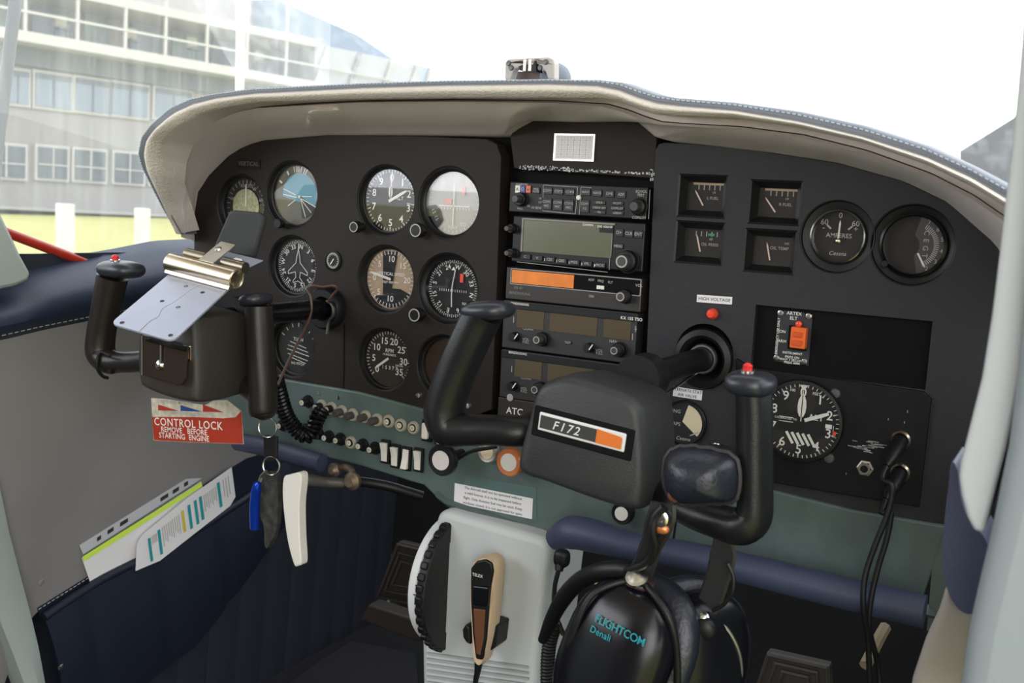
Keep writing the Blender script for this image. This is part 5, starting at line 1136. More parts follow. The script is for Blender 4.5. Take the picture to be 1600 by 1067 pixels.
bm = NB(); prism(bm, closed_crom(pts3([(443, 746, -0.11), (452, 742, -0.11), (470, 742, -0.11), (467, 790, -0.11), (468, 840, -0.11), (470, 878, -0.11), (466, 884, -0.11), (459, 882, -0.11), (449, 845, -0.11), (443, 800, -0.11), (441, 770, -0.11)]), 5), V((0, 0.013, 0))); obj('grip', bm, IVORY, t, smooth=True, bevel=0.004, angle=60)
bm = NB(); tube(bm, pts3([(462, 752, -0.10), (480, 750, -0.09), (505, 753, -0.07), (535, 755, -0.05)]), [0.0075, 0.0075, 0.0060, 0.006], seg=14); obj('tube', bm, mat('grey_tube', (0.14, 0.13, 0.12), 0.4, 0.6), t)
bm = NB(); tube(bm, pts3([(532, 757, -0.05), (545, 750, -0.045), (550, 738, -0.04), (540, 730, -0.035), (528, 733, -0.03)]), 0.0045, seg=10); lathe(bm, at(549, 752, -0.05), -Y, [(0.010, -0.006), (0.011, 0), (0.006, 0.006), (0, 0.006)], 14); lathe(bm, at(521, 735, -0.035), -Y, [(0.008, -0.006), (0.009, 0), (0.004, 0.005), (0, 0.005)], 14); obj('bracket', bm, mat('rusty_bracket', (0.20, 0.15, 0.11), 0.5, 0.7, var=0.4, vscale=90), t)
bm = NB(); tube(bm, pts3([(540, 750, -0.02), (600, 758, 0.0), (660, 775, 0.03)]), 0.006, seg=10)
single(obj('linkage_rod', bm, BLACK, None, origin=at(600, 758)), 'dark rod running under the green panel from the brake bracket', 'rod')
# ================================================================= PEDESTAL
PY = -0.03
t = thing('pedestal', 'pale grey centre pedestal below the green panel with vent slots near the floor', 'pedestal', at(750, 950, PY))
fr = [(683, 799), (700, 799), (780, 822), (846, 841), (858, 850), (857, 862), (846, 960), (832, 1090), (828, 1180), (662, 1180), (658, 1060), (657, 1000), (653, 960), (654, 910), (662, 868), (676, 830)]
bm = NB(); plate(bm, fr, PY, 0.10); obj('body', bm, PEDG, t, smooth=True, bevel=0.010, segs=4, angle=50)
bm = NB()
for i in range(7): 
    a, b = at(668, 1020+i*9, PY-0.001), at(826, 1042+i*9, PY-0.001); bar(bm, a, b, 0.0022, -Y, 0.004)
obj('vent_ribs', bm, mat('pedestal_rib', (0.36, 0.38, 0.38), 0.6), t, smooth=False)
# trim wheel
ca = at(707, 818, PY); cb3 = at(693, 1016, PY); cm = (ca+cb3)/2; half = (ca-cb3).length/2; sag = 0.052
Rw = (half*half+sag*sag)/(2*sag); cw_ = V((at(702, 918, PY).x-0.011, PY-sag+Rw, cm.z))
bm = NB(); lathe(bm, cw_-X*0.001, X, [(Rw-0.02, 0), (Rw-0.002, 0), (Rw, 0.002), (Rw, 0.009), (Rw-0.002, 0.011), (Rw-0.02, 0.011)], 90, 0, 2*pi); tw = obj('trim_wheel', bm, BLACK, t)
bm = NB(); lathe(bm, cw_, X, [(0, 0), (Rw-0.018, 0), (Rw-0.018, 0.009), (0, 0.009)], 64); obj('wheel_disc', bm, BLACK, tw)
bm = NB()
for i in range(40):
    a = 2*pi*i/40
    if cos(a) > -0.35: continue
    c = cw_+X*0.0045+V((0, cos(a), sin(a)))*Rw; box(bm, c, (0.009, 0.009, 0.006), (X, V((0, -sin(a), cos(a))), V((0, cos(a), sin(a)))))
obj('wheel_knobs', bm, BLACK, tw, smooth=False, bevel=0.002)
# white curved guard with index marks
bm = NB(); Rg = Rw-0.007; gx = cw_.x-0.003
lathe(bm, V((gx-0.012, cw_.y, cw_.z)), X, [(Rw-0.03, 0), (Rg, 0), (Rg+0.0015, 0.002), (Rg+0.0015, 0.010), (Rg, 0.0115), (Rw-0.03, 0.0115)], 100)
gd = obj('trim_guard', bm, mat('guard_white', (0.70, 0.72, 0.72), 0.45), t)
bm = NB()
for i, a in enumerate((168, 174, 182, 190, 197)):
    a = RAD(a); c = V((gx+0.001, cw_.y+cos(a)*(Rg+0.0018), cw_.z-sin(a)*(Rg+0.0018))); box(bm, c, (0.006 if i != 2 else 0.009, 0.0006, 0.0012), (X, V((0, cos(a), -sin(a))), V((0, sin(a), cos(a)))))
obj('index_marks', bm, INK, gd, smooth=False)
# hand microphone
ym = -0.070
t = thing('hand_microphone', 'tan and black hand microphone clipped on the grey pedestal', 'microphone', at(750, 950, ym))
outl = closed_crom(pts3([(734, 886, ym), (740, 875, ym), (756, 869, ym), (772, 876, ym), (776, 890, ym), (774, 925, ym), (770, 960, ym), (764, 1000, ym), (753, 1038, ym), (744, 1040, ym), (738, 1028, ym), (735, 985, ym), (732, 940, ym)]), 4)
bm = NB(); c = sum(outl, V((0, 0, 0)))/len(outl); rings = []
for s, d in ((0.84, 0.0), (0.96, 0.003), (1.0, 0.008), (0.98, 0.017), (0.85, 0.022)): rings.append([bm.verts.new(V((c.x+(p.x-c.x)*s, ym+d, c.z+(p.z-c.z)*(s if s > 0.95 else 0.97)))) for p in outl])
for A_, B_2 in zip(rings, rings[1:]):
    for i in range(len(outl)): bm.faces.new((A_[i], A_[(i+1) % len(outl)], B_2[(i+1) % len(outl)], B_2[i]))
bm.faces.new(rings[0]); bm.faces.new(rings[-1][::-1]); bd = obj('shell', bm, TAN, t, angle=50)
bm = NB(); plate(bm, [(735, 888), (744, 877), (758, 874), (768, 880), (770, 893), (766, 915), (763, 948), (759, 1000), (753, 1032), (743, 1030), (738, 990), (735, 940)], ym-0.003, 0.006); obj('black_front', bm, BLACK, t, smooth=False, bevel=0.002)
bm = NB(); plate(bm, [(739, 951), (758, 953), (755, 1000), (750, 1024), (744, 1022), (741, 990)], ym-0.004, 0.003); obj('brown_grille', bm, BROWN, t, smooth=False, bevel=0.001)
bm = NB(); plate(bm, [(738, 915), (763, 918), (761, 948), (738, 945)], ym-0.007, 0.006); obj('talk_key', bm, GLOSSB, t, smooth=False, bevel=0.0015)
bm = NB(); text(bm, 'TELEX', at(746, 899, ym-0.0034), 0.0046); obj('print', bm, WHITE, t, smooth=False)
bm = NB(); tube(bm, pts3([(748, 1034, ym+0.012), (746, 1050, ym+0.012), (742, 1075, ym+0.015), (738, 1150, ym+0.02)]), [0.005, 0.0035, 0.0028, 0.0028], seg=10); obj('cord', bm, BLACK, t)
bm = NB(); plate(bm, [(757, 972), (777, 978), (773, 1012), (762, 1020), (753, 1010)], -0.06, 0.028); plate(bm, [(722, 984), (727, 975), (733, 980), (735, 1008), (728, 1004), (723, 996)], -0.065, 0.03)
single(obj('microphone_clip', bm, BLACK, None, origin=at(750, 990, -0.04), smooth=False, bevel=0.002), 'black spring clip holding the hand microphone', 'clip')
# rudder pedals
def pedal(px, y, label):
    t = thing('rudder_pedal', label, 'pedal', at(*px[0], y), 'rudder pedals'); q = [at(a, b, y) for a, b in px]; n = V((0, -0.9, 0.4)).normalized()
    bm = NB(); prism(bm, q, Y*0.015); obj('pad', bm, RUBBER, t, smooth=False, bevel=0.002)
    c = sum(q, V((0, 0, 0)))/4; bm = NB()
    for s in (0.92, 0.66, 0.40):
        P_3 = [c.lerp(p, s)-Y*0.002 for p in q]; tube(bm, P_3, 0.0032, seg=6, closed=True, n=1)
    obj('tread', bm, mat('tread_rubber', (0.055, 0.045, 0.038), 0.45), t); return t
pedal([(622, 846), (668, 857), (650, 948), (588, 934)], 0.30, 'black ridged rubber rudder pedal in the left footwell')
bm = NB(); pp = [at(a, b, 0.22) for a, b in [(575, 944), (660, 972), (655, 1004), (562, 968)]]; prism(bm, pp, V((0, 0.03, 0)))
pl_ = single(obj('pedal_foot_plate', bm, RUBBER, None, origin=pp[0], smooth=False, bevel=0.003), 'ribbed dark foot plate below the left footwell pedal', 'foot plate')
bm = NB()
for i in range(9):
    k_ = (i+0.5)/9; a, b = pp[0].lerp(pp[1], k_)-Y*0.002, pp[3].lerp(pp[2], k_)-Y*0.002; tube(bm, [a, b], 0.003, seg=6, n=1)
obj('ribs', bm, mat('tread_rubber', (0, 0, 0)), pl_)
pedal([(1198, 1018), (1296, 1040), (1300, 1120), (1172, 1095)], 0.15, 'black rubber rudder pedal in the right footwell, lower edge of view')
# left footwell floor mat step
bm = NB(); prism(bm, [atz(448, 1080, FZ+0.01), atz(500, 1040, FZ+0.01), atz(548, 1010, FZ+0.01), atz(650, 1030, FZ+0.01), atz(660, 1200, FZ+0.01), atz(430, 1200, FZ+0.01)], V((0, 0, 0.012)))
single(obj('floor_mat', bm, mat('mat_black', (0.012, 0.012, 0.014), 0.8, bump=0.5, bscale=120), None, origin=atz(540, 1060, FZ+0.01), smooth=False, bevel=0.003), 'dark rubber floor mat in the left footwell', 'floor mat')
# ================================================================= HEADSET
t = thing('headset', 'black aviation headset hanging from the right yoke, teal lettering on one cup', 'headset', at(1010, 930, -0.25))
yh = -0.262
bm = NB(); P_ = closed_crom(pts3([(1040, 712, yh), (1060, 700, yh), (1100, 702, yh), (1142, 714, yh), (1152, 740, yh), (1150, 772, yh), (1140, 786, yh), (1105, 788, yh), (1075, 790, yh), (1052, 786, yh), (1038, 768, yh), (1034, 738, yh)]), 5); c = sum(P_, V((0, 0, 0)))/len(P_); rings = []
for s, d in ((0.0, -0.020), (0.35, -0.0185), (0.65, -0.014), (0.88, -0.004), (1.0, 0.006), (0.98, 0.012)):
    if s == 0: rings.append([bm.verts.new(c+Y*d)]); continue
    rings.append([bm.verts.new(V((c.x+(p.x-c.x)*s, yh+d, c.z+(p.z-c.z)*s))) for p in P_])
for A_, B_2 in zip(rings, rings[1:]):
    for i in range(len(P_)):
        j = (i+1) % len(P_)
        bm.faces.new((A_[0], B_2[i], B_2[j]) if len(A_) == 1 else (A_[i], A_[j], B_2[j], B_2[i]))
hp = obj('head_pad', bm, LEATHER, t, angle=80)
bm = NB(); zz = [p+V((0, 0.005, 0.0006*((i % 3)-1))) for i, p in enumerate(P_)]; tube(bm, zz, 0.0022, seg=6, closed=True, n=1); obj('edge_binding', bm, mat('binding_black', (0.02, 0.019, 0.022), 0.6), hp)
bm = NB(); lathe(bm, at(1054, 774, yh-0.008), -Y, [(0.0052, -0.002), (0.0052, 0.001), (0.003, 0.0022), (0, 0.0024)], 16); obj('snap', bm, mat('copper_snap', (0.28, 0.11, 0.07), 0.35, 0.6), hp)
def strap(pxy, wd, nm='band', m_=None, th=0.003):
    bm = NB(); P = crom(pts3(pxy), 5); rows = []
    W_ = lerp_list(list(wd), len(P))
    for i, p in enumerate(P):
        d = (P[min(i+1, len(P)-1)]-P[max(i-1, 0)]).normalized(); s = d.cross(Y).normalized()*W_[i]/2; rows.append([p-s, p-s*0.8-Y*th/2, p+s*0.8-Y*th/2, p+s, p+s*0.8+Y*th/2, p-s*0.8+Y*th/2, p-s])
    grid(bm, rows); return obj(nm, bm, m_ or mat('band_black', (0.016, 0.016, 0.018), 0.42), t, angle=30)
strap([(1036, 786, -0.275), (1034, 806, -0.275), (1026, 828, -0.272), (1018, 850, -0.268), (1008, 880, -0.262), (1000, 898, -0.258)], (0.020, 0.023, 0.022, 0.018, 0.019, 0.021), 'headband')
strap([(1126, 800, -0.225), (1128, 840, -0.225), (1130, 866, -0.225), (1122, 900, -0.225), (1112, 930, -0.225), (1100, 956, -0.225)], (0.014, 0.014, 0.022, 0.020, 0.020, 0.019), 'headband')
bm = NB(); tube(bm, pts3([(1038, 792, -0.28), (1024, 808, -0.28), (1020, 830, -0.28), (1024, 855, -0.275), (1012, 878, -0.27), (992, 888, -0.265), (978, 892, -0.26)]), 0.0035, seg=10); obj('cable', bm, BLACK, t)
bm = NB(); tube(bm, pts3([(1137, 880, -0.235), (1146, 900, -0.235), (1144, 925, -0.235), (1130, 945, -0.232), (1114, 954, -0.23)]), 0.0016, seg=8); obj('cable', bm, BLACK, t)
bm = NB(); tube(bm, pts3([(1118, 838, -0.22), (1124, 862, -0.22), (1134, 872, -0.22)]), 0.0025, seg=8); obj('cable', bm, BLACK, t)
bm = NB(); lathe(bm, at(1031, 810, -0.280), -Y, [(0.0068, -0.001), (0.0068, 0.0004), (0.0052, 0.0014), (0.003, 0.0014), (0.0025, 0.0004), (0, 0.0004)], 24); obj('rivet', bm, CHROME, t)
bm = NB(); blob(bm, at(1034, 826, -0.277), (0.0062, 0.0035, 0.0042)); obj('copper_stud', bm, COPPER, t)
bm = NB(); lathe(bm, at(995, 901, -0.268), V((0, -0.6, 0.8)), [(0.0090, -0.002), (0.0090, 0.0004), (0.0060, 0.0012), (0.003, 0.0030), (0, 0.0030)], 24); obj('rivet', bm, CHROME, t)
bm = NB(); blob(bm, at(997, 912, -0.260), (0.014, 0.010, 0.006)); obj('swivel_block', bm, mat('swivel_brown', (0.05, 0.022, 0.022), 0.4), t)
bm = NB(); tube(bm, pts3([(848, 1000, -0.20), (862, 968, -0.21), (880, 935, -0.22), (905, 908, -0.235), (935, 894, -0.25), (968, 890, -0.255), (990, 893, -0.258)]), [0.0045, 0.0065, 0.0075, 0.0075, 0.0075, 0.0075, 0.006], seg=12); obj('yoke_arm', bm, BLACK, t)
bm = NB(); tube(bm, pts3([(998, 906, -0.262), (1018, 924, -0.27), (1040, 955, -0.275), (1052, 985, -0.275), (1058, 1030, -0.27), (1058, 1090, -0.265)]), 0.0030, seg=10); obj('cup_bail', bm, BLACK, t)
bm = NB(); tube(bm, pts3([(992, 906, -0.262), (960, 912, -0.272), (925, 930, -0.28), (905, 965, -0.285), (890, 1010, -0.285)]), 0.0026, seg=10); obj('cup_bail', bm, BLACK, t)
# left ear cup: tilted dome
cc = at(962, 1028, -0.27); tn = V((-0.18, -0.95, 0.25)).normalized(); tu = V((0.94, -0.13, -0.22)); tu = (tu-tn*tu.dot(tn)).normalized(); tv = tn.cross(tu)
if tv.z < 0: tv = -tv
bm = NB(); blob(bm, cc+tn*0.002, (0.046, 0.062, 0.026), (tu, tv, tn), 36, 2.7); cu_ = obj('ear_cup', bm, GLOSSB, t, angle=80)
bm = NB(); blob(bm, cc-tn*0.026+tv*0.004, (0.052, 0.067, 0.017), (tu, tv, tn), 36, 2.4); obj('ear_cushion', bm, LEATHER, t, angle=80)
bm = NB(); o = at(968, 984, cc.y-0.03); o = atpl(968, 985, cc+tn*0.0285, tn)
tr_ = V((0.80, 0, -0.55)); tr_ = (atpl(1000, 1003, cc+tn*0.0285, tn)-atpl(933, 968, cc+tn*0.0285, tn)).normalized(); tup = tn.cross(tr_)
text(bm, 'FLIGHTCOM', o, 0.0090, tr_, tup, space=0.9); text(bm, 'Denali', atpl(938, 990, cc+tn*0.0285, tn), 0.0075, tr_, tup); obj('lettering', bm, mat('teal_bright', (0.01, 0.24, 0.29), 0.4), cu_, smooth=False)
# right ear cup
cc = at(1095, 1020, -0.215); tn = V((0.75, -0.55, 0.1)).normalized(); tu = Z.cross(tn).normalized(); tv = tn.cross(tu)
bm = NB(); blob(bm, cc, (0.044, 0.052, 0.026), (tu, tv, tn), 32, 2.5); cu2 = obj('ear_cup', bm, GLOSSB, t, angle=80)
bm = NB(); blob(bm, cc-tn*0.025, (0.050, 0.058, 0.015), (tu, tv, tn), 32, 2.3); obj('ear_cushion', bm, LEATHER, t, angle=80)
bm = NB(); tube(bm, pts3([(1058, 948, -0.225), (1085, 950, -0.225), (1110, 960, -0.225), (1135, 982, -0.22), (1152, 1012, -0.215), (1158, 1045, -0.21), (1155, 1090, -0.205)]), 0.0017, seg=8); obj('cup_bail', bm, mat('dull_silver', (0, 0, 0)), t)
bm = NB(); lathe(bm, at(1100, 965, -0.235), V((0.2, -0.7, 0.5)), [(0.005, -0.002), (0.004, 0.001), (0, 0.003)], 16); obj('rivet', bm, CHROME, t)
bm = NB(); blob(bm, at(1100, 982, -0.235), (0.010, 0.006, 0.010)); obj('swivel_block', bm, BLACK, t)
# headset cords by the pedestal
bm = NB(); blob(bm, at(878, 872, -0.10), (0.008, 0.007, 0.009), p=3); tube(bm, pts3([(876, 876, -0.10), (873, 892, -0.105)]), [0.006, 0.004], seg=10, n=3); obj('plug', bm, BLACK, t)
bm = NB(); tube(bm, pts3([(873, 890, -0.105), (867, 915, -0.12), (866, 945, -0.14), (872, 972, -0.16), (880, 990, -0.18)]), 0.0024, seg=8); obj('lead', bm, BLACK, t)
bm = NB(); helix(bm, pts3([(868, 975, -0.17), (860, 1000, -0.17), (856, 1030, -0.17), (855, 1085, -0.17)]), 0.0052, 22, 0.0018); obj('coiled_lead', bm, BLACK, t)
# right hand footwell clutter: brass pin near pedestal side
bm = NB(); tube(bm, pts3([(931, 885, 0.06), (932, 920, 0.06), (927, 945, 0.06)]), [0.002, 0.003, 0.004], seg=8)
single(obj('brass_pin', bm, BRASS, None, origin=at(930, 920, 0.06)), 'thin brass coloured rod beside the right edge of the pedestal', 'rod')
bm = NB(); box(bm, at(918, 900, 0.1), (0.004, 0.3, 0.16)); 
single(obj('side_plate', bm, PEDG, None, origin=at(918, 900, 0.1), smooth=False), 'grey side plate behind the pedestal, right side', 'plate') if False else bm.free()
# ================================================================= JACKS AND CABLES AT THE RIGHT
t = thing('headset_socket', 'unused silver jack socket on the scratched black plate', 'socket', at(1352, 731, -0.0045))
bm = NB(); lathe(bm, at(1352, 731, -0.0045), -Y, [(0.0078, 0), (0.0078, 0.002), (0.0062, 0.0028)], 6); obj('nut', bm, BRUSH, t, smooth=False)
bm = NB(); lathe(bm, at(1352, 731, -0.0045), -Y, [(0.0055, 0.002), (0.0055, 0.006), (0.0035, 0.006), (0.0033, 0.001)], 20); obj('barrel', bm, CHROME, t)
def plug(px, py, path, rad, label):
    c = at(px, py, -0.0045); t = thing('plug_cable', label, 'cable', c, 'plug cables')
    bm = NB(); lathe(bm, c, -Y, [(0.0085, 0), (0.0088, 0.003), (0.0072, 0.005), (0.006, 0.003)], 26); obj('socket_ring', bm, BRASS, t)
    ax = V((-0.15, -1, -0.55)).normalized(); bm = NB(); lathe(bm, c, ax, [(0, 0), (0.0068, 0.002), (0.0072, 0.012), (0.0060, 0.028), (0.0040, 0.036), (0.0028, 0.040), (0, 0.040)], 20); obj('plug_body', bm, BLACK, t)
    e = c+ax*0.037; bm = NB(); tube(bm, [e, e+ax*0.012+V((0, 0, -0.006))]+pts3(path), rad, seg=10, n=5); obj('cable', bm, BLACK, t)
plug(1408, 687, [(1394, 760, -0.05), (1388, 800, -0.055), (1368, 850, -0.065), (1352, 900, -0.075), (1349, 950, -0.08), (1356, 1000, -0.07), (1360, 1090, -0.06)], 0.0026, 'black cable plugged into the upper brass socket')
plug(1407, 738, [(1392, 800, -0.045), (1386, 840, -0.05), (1374, 880, -0.06), (1362, 930, -0.07), (1358, 980, -0.07), (1372, 1040, -0.05), (1376, 1100, -0.05)], 0.0026, 'black cable plugged into the lower brass socket')
# clutter in the right footwell
bm = NB(); tube(bm, pts3([(1383, 980, 0.05), (1372, 1000, 0.03), (1352, 1040, 0.0)]), 0.006, seg=8)
single(obj('wooden_strut', bm, mat('tan_strut', (0.32, 0.24, 0.15), 0.6), None, origin=at(1372, 1000, 0.03)), 'short tan strut in the dark right footwell behind the cables', 'strut')
bm = NB(); rows = []
yy0 = atx(1412, 980, 0.595)
box(bm, V((0.575, 0.06, -0.45)), (0.03, 0.20, 0.5))
obj('kick', bm, NAVY, None, origin=(0.575, 0.06, -0.45), smooth=False).name = 'side_kick_panel'
single(bpy.data.objects['side_kick_panel'], 'dark navy side panel low in the right footwell', 'side panel')
# ================================================================= RIGHT DOOR POST
bm = NB(); yp = -0.45
pb = [(1604, -60), (1597, 60), (1589, 150), (1580, 240), (1570, 320), (1561, 400), (1550, 490), (1534, 590), (1514, 670), (1500, 725), (1498, 745), (1502, 775), (1512, 810), (1522, 830), (1537, 833), (1572, 700), (1625, 480), (1668, 200), (1700, -60)]
plate(bm, pb, yp, 0.06)
dpst = obj('trim_3', bm, POSTL, None, origin=(0, 0, 0), smooth=True, bevel=0.012, segs=4); dpst['kind'] = 'structure'; dpst['label'] = 'pale plastic door post trim'
bm = NB(); plate(bm, [(1640, -60), (1612, 330), (1592, 560), (1574, 700), (1548, 830), (1530, 905), (1512, 985), (1492, 1110), (1492, 1250), (2100, 1250), (2100, -60)], yp-0.02, 0.10)
dp2 = obj('trim_4', bm, POST, None, origin=(0, 0, 0), smooth=True, bevel=0.012, segs=4); dp2['kind'] = 'structure'; dp2['label'] = 'blue grey painted door frame'
bm = NB(); q = [(1487, 722), (1496, 735), (1500, 772), (1512, 808), (1535, 835), (1545, 860), (1542, 900), (1534, 948), (1515, 960), (1494, 948), (1478, 915), (1473, 870), (1476, 810), (1482, 760)]
prism(bm, closed_crom([at(a, b, -0.36) for a, b in q], 4), V((0, 0.05, 0))); single(obj('door_seal_pad', bm, NAVYB, None, origin=at(1505, 860, -0.36), smooth=True, bevel=0.012, segs=4), 'blue padded bulge at the foot of the right door post', 'pad')
bm = NB(); P = [(1466, 955), (1478, 915), (1500, 950), (1530, 955), (1524, 1000), (1508, 1060), (1500, 1200), (1400, 1200), (1425, 1060), (1445, 1000)]
plate(bm, P, -0.32, 0.03); single(obj('beige_trim_cover', bm, CLOTH, None, origin=at(1480, 1010, -0.32), smooth=True, bevel=0.010, segs=4), 'beige cloth cover below the blue pad at the right door post', 'cover')
# ================================================================= OUTSIDE
GZ = CAM.z-1.6
bm = NB(); rbox(bm, -160, 160, GZ-0.2, GZ, -60, 1.6); rbox(bm, -160, 160, GZ-0.2, GZ, 1.6, 200); 
bm.free()
bm = NB(); box(bm, (0, 60, GZ-0.1), (500, 400, 0.2)); struct('ground', bm, mat('grass_bright', (0.34, 0.33, 0.10), 0.9, var=0.12, vscale=0.6)) 
P0 = CAM+ray(100, 325)/ray(100, 325).dot(f_)*50
e1 = ray(2250, 434).normalized(); nF = e1.cross(Z).normalized()
if nF.dot(f_) < 0: nF = -nF
e3 = nF.cross(e1); e3 = e3 if e3.z > 0 else -e3
def fu(px, py=200, off=0): return (atpl(px, py, P0+nF*off, nF)-P0).dot(e1)
def fz(py, off=0, px=0): return (atpl(px, py, P0+nF*off, nF)-P0).dot(e3)
def fbox(bm, u0, u1, z0, z1, off, dep):
    box(bm, P0+e1*((u0+u1)/2)+e3*((z0+z1)/2)+nF*(off+dep/2), (abs(u1-u0), dep, abs(z1-z0)), (e1, nF, e3))
bt = thing('apartment_building', 'pale modern building with glazed balconies behind the left window', 'building', tuple(P0))
UL, UR = fu(-260), fu(470)
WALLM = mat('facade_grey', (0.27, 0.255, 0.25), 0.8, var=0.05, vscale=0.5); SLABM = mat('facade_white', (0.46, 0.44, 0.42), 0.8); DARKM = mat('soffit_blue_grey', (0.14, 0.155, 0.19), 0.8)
WINM = mat('window_blue_grey', (0.20, 0.24, 0.30), 0.25); WIND = mat('window_dark', (0.10, 0.12, 0.14), 0.25)
bm = NB(); fbox(bm, UL, UR, fz(335), fz(62), 0.3, 8); obj('wall', bm, WALLM, bt, smooth=False)
bm = NB(); fbox(bm, UL, UR, fz(62), fz(-120), 2.5, 6); obj('upper_wall', bm, mat('facade_warm', (0.36, 0.33, 0.32), 0.8), bt, smooth=False)
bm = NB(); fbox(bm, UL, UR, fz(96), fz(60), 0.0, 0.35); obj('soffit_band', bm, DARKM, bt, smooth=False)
bm = NB(); fbox(bm, UL, fu(655), fz(58, -1.5), fz(41, -1.5), -1.5, 4.2); obj('balcony_slab', bm, SLABM, bt, smooth=False)
# windows of the two lower storeys
for (x0, x1, ya, yb_) in ((-90, -52, 106, 158), (-46, -8, 106, 158), (12, 46, 106, 158), (57, 112, 104, 158), (120, 172, 103, 157), (176, 232, 102, 156), (244, 300, 100, 152), (-110, -30, 226, 276), (-20, 42, 226, 276), (62, 108, 223, 273), (120, 168, 222, 272), (183, 228, 221, 271), (240, 290, 220, 270), (300, 350, 219, 269)):
    # frame reaches a little in front of the wall
    bm = NB(); u0, u1 = fu(x0), fu(x1); z0, z1 = fz(yb_), fz(ya)
    fbox(bm, u0-0.12, u1+0.12, z0-0.12, z1+0.12, 0.16, 0.3); wf = obj('window', bm, SLABM, bt, smooth=False)
    bm = NB(); fbox(bm, u0, u1, z0, z1, 0.10, 0.1); obj('pane', bm, WINM if ya < 200 else WIND, wf, smooth=False)
    bm = NB(); fbox(bm, u0+(u1-u0)*0.48, u0+(u1-u0)*0.52, z0, z1, 0.05, 0.06); fbox(bm, u0, u1, z0+(z1-z0)*0.42, z0+(z1-z0)*0.46, 0.05, 0.06) if ya > 200 else fbox(bm, u0, u1, z1-(z1-z0)*0.16, z1, 0.05, 0.06); obj('mullion', bm, SLABM if ya > 200 else DARKM, wf, smooth=False)
# balcony posts, rails and glass
for x in (-110, -40, 40, 122, 197, 260, 325, 388, 450): 
    bm = NB(); u = fu(x, 40, -1.4); fbox(bm, u-0.07, u+0.07, fz(42, -1.4), fz(-100, -1.4), -1.4, 0.12); obj('balcony_post', bm, SLABM, bt, smooth=False)
bm = NB(); fbox(bm, UL, fu(655), fz(12, -1.4), fz(8, -1.4), -1.42, 0.1); obj('handrail', bm, SLABM, bt, smooth=False)
bm = NB(); fbox(bm, UL, UR, fz(-28, -1.4), fz(-44, -1.4), -1.42, 4); obj('roof_edge', bm, SLABM, bt, smooth=False)
for i, (x0, x1) in enumerate(((-30, 30), (50, 108), (132, 168), (205, 250), (270, 318), (332, 372), (396, 440))):
    bm = NB(); fbox(bm, fu(x0, 30, 2.3), fu(x1, 30, 2.3), fz(50, 2.3), fz(-18, 2.3), 2.25, 0.2); obj('glass_door', bm, WINM if i % 2 else mat('window_teal', (0.22, 0.28, 0.28), 0.25), bt, smooth=False)
# pale glazed corner at the right end
GLB = mat('pale_glazing', (0.42, 0.43, 0.44), 0.4)
bm = NB(); fbox(bm, fu(470), fu(636), fz(60), fz(-28), -1.0, 6); obj('glazed_wing', bm, GLB, bt, smooth=False)
bm = NB(); fbox(bm, fu(636), fu(652), fz(60), fz(-28), -1.0, 3); obj('corner_pane', bm, mat('pale_blue_glazing', (0.36, 0.43, 0.48), 0.3), bt, smooth=False)
for x in (468, 520, 572, 612, 634):
    bm = NB(); prism(bm, [P0+e1*(fu(x)+s)+e3*z+nF*-1.2 for s, z in ((-0.12, fz(60)), (0.10, fz(60)), (0.10+0.9, fz(-28)), (-0.12+0.9, fz(-28)))], nF*0.15); obj('slanted_brace', bm, SLABM if x != 520 else mat('brace_grey', (0.30, 0.30, 0.31), 0.6), bt, smooth=False)
bm = NB(); prism(bm, [P0+e1*fu(a)+e3*fz(b_)+nF*0.5 for a, b_ in ((430, -28), (636, -28), (560, -75), (430, -110))], nF*5); obj('sloped_roof', bm, mat('roof_blue_grey', (0.20, 0.25, 0.32), 0.6), bt, smooth=False)
# chairs on the balcony
for x, y_ in ((95, 40), (205, 58), (300, 72), (404, 93)):
    b0 = atpl(x, y_, P0+nF*0.3, nF); t = thing('balcony_chair', 'pale chair behind the balcony railing, '+{95: 'leftmost', 205: 'second from left', 300: 'third from left', 404: 'rightmost'}[x]+' of four', 'chair', b0, 'balcony chairs')
    bm = NB(); box(bm, b0+e3*0.15, (0.55, 0.08, 0.6), (e1, nF, e3)); obj('backrest', bm, mat('chair_cream', (0.40, 0.37, 0.28), 0.7), t, smooth=False, bevel=0.05)
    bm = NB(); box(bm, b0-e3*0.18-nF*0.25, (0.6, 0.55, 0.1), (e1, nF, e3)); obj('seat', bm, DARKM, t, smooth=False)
    bm = NB()
    for s in (-1, 1):
        box(bm, b0-e3*0.35+e1*0.27*s, (0.05, 0.05, 0.55), (e1, nF, e3)); box(bm, b0-e3*0.35-nF*0.5+e1*0.27*s, (0.05, 0.05, 0.55), (e1, nF, e3))
    obj('frame', bm, DARKM, t, smooth=False)
# gravel strip before the building
bm = NB(); box(bm, P0+e3*(fz(322))-nF*1.5+e1*0+V((0, 0, 0)), (120, 6, 0.06), (e1, nF, e3)); gs = struct('ground', bm, mat('gravel_grey', (0.30, 0.29, 0.27), 0.9))
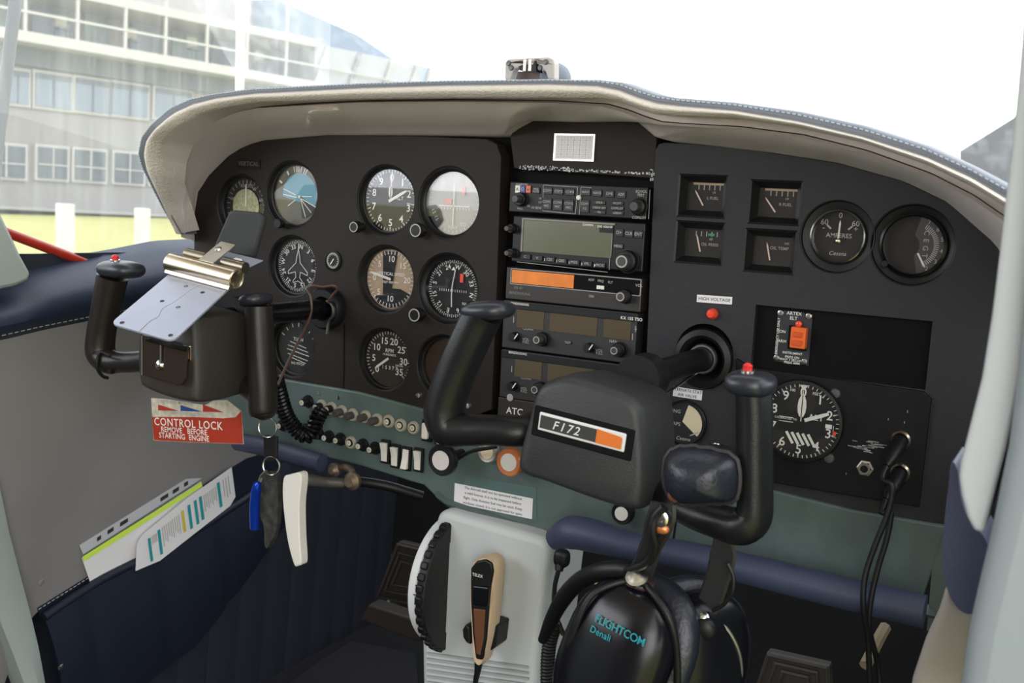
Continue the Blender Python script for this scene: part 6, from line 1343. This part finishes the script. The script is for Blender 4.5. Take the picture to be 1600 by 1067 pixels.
# fence posts, marker posts, flag pole
for i, (x, y1_, y2_) in enumerate(((60, 222, 318), (118, 220, 322), (183, 236, 326))):
    p = at(x, y2_, 1); d = ray(x, y2_); k_ = (GZ-CAM.z)/d.z; b0 = CAM+d*k_; hgt = (ray(x, y1_)*(k_)).z+CAM.z-GZ
    bm = NB(); box(bm, b0+Z*hgt/2, (0.09, 0.09, hgt)); single(obj('fence_post', bm, mat('fence_green', (0.10, 0.22, 0.19), 0.6), None, origin=b0, smooth=False), ('thin green fence post, leftmost of three', 'thin green fence post, middle of three', 'thin green fence post, rightmost of three')[i], 'post', 'green fence posts')
for i, (x, y1_, wpx, zb) in enumerate(((102, 318, 26, 410), (222, 325, 22, 400))):
    d = ray(x, zb); k_ = (GZ-CAM.z)/d.z; b0 = CAM+d*k_; dist = d.dot(f_)*k_; hgt = (ray(x, y1_)*k_).z+CAM.z-GZ; wd = wpx/FPX*dist
    bm = NB(); box(bm, b0+Z*hgt/2, (wd*1.05, wd*0.6, hgt)); t_ = single(obj('marker_post', bm, mat('post_white', (0.55, 0.54, 0.52), 0.7, var=0.15, vscale=6), None, origin=b0, smooth=False, bevel=0.02), ('white stubby post on the grass, left one', 'white stubby post on the grass, right one beside the hood')[i], 'post', 'white posts')
dpl = CAM+ray(375, 100)*30; bm = NB(); lathe(bm, V((dpl.x, dpl.y, GZ)), Z, [(0.125, 0), (0.12, 14), (0, 14.1)], 20)
single(obj('flag_pole', bm, mat('pole_white', (0.70, 0.70, 0.70), 0.5), None, origin=V((dpl.x, dpl.y, GZ))), 'tall white pole rising above the hood in front of the building', 'pole')
# red rod and wing strut outside the left window
bm = NB(); a, b = atx(4, 361, -0.582), atx(128, 408, -0.582); tube(bm, [a, a.lerp(b, 0.5), b, b+(b-a)*0.2], 0.0062, seg=12)
rr = obj('red_rod', bm, mat('red_paint', (0.42, 0.03, 0.015), 0.3), None, origin=a); single(rr, 'red painted rod just outside the left side window', 'rod')
bm = NB(); a2, b2 = atx(8, 368, -0.574), atx(55, 386, -0.574); tube(bm, [a2, b2], 0.003, seg=8, n=1); obj('metal_edge', bm, CHROME, rr)
bm = NB(); a, b = atx(28, -30, -1.1), atx(-4, 230, -1.1); tube(bm, [a+(a-b)*0.3, a, b, b+(b-a)*0.5], 0.012, seg=14, flat=0.5)
single(obj('wing_strut', bm, mat('strut_grey', (0.10, 0.11, 0.12), 0.5), None, origin=a), 'slanted grey wing strut at the far left edge outside', 'strut')
# dark hangar to the right
hp0 = CAM+ray(1600, 300)*40; bm = NB()
hg = [CAM+ray(a, b)*40 for a, b in ((1500, 236), (1720, 100), (1940, 236), (1940, 372), (1500, 360))]; prism(bm, hg, V((1, 8, 0)))
single(obj('hangar', bm, mat('hangar_grey', (0.05, 0.05, 0.055), 0.8, var=0.2, vscale=0.8), None, origin=hg[0], smooth=False), 'dark grey hangar gable between hood and right door post', 'building')

for o in ROOTS:
    if '_o' in o: del o['_o']
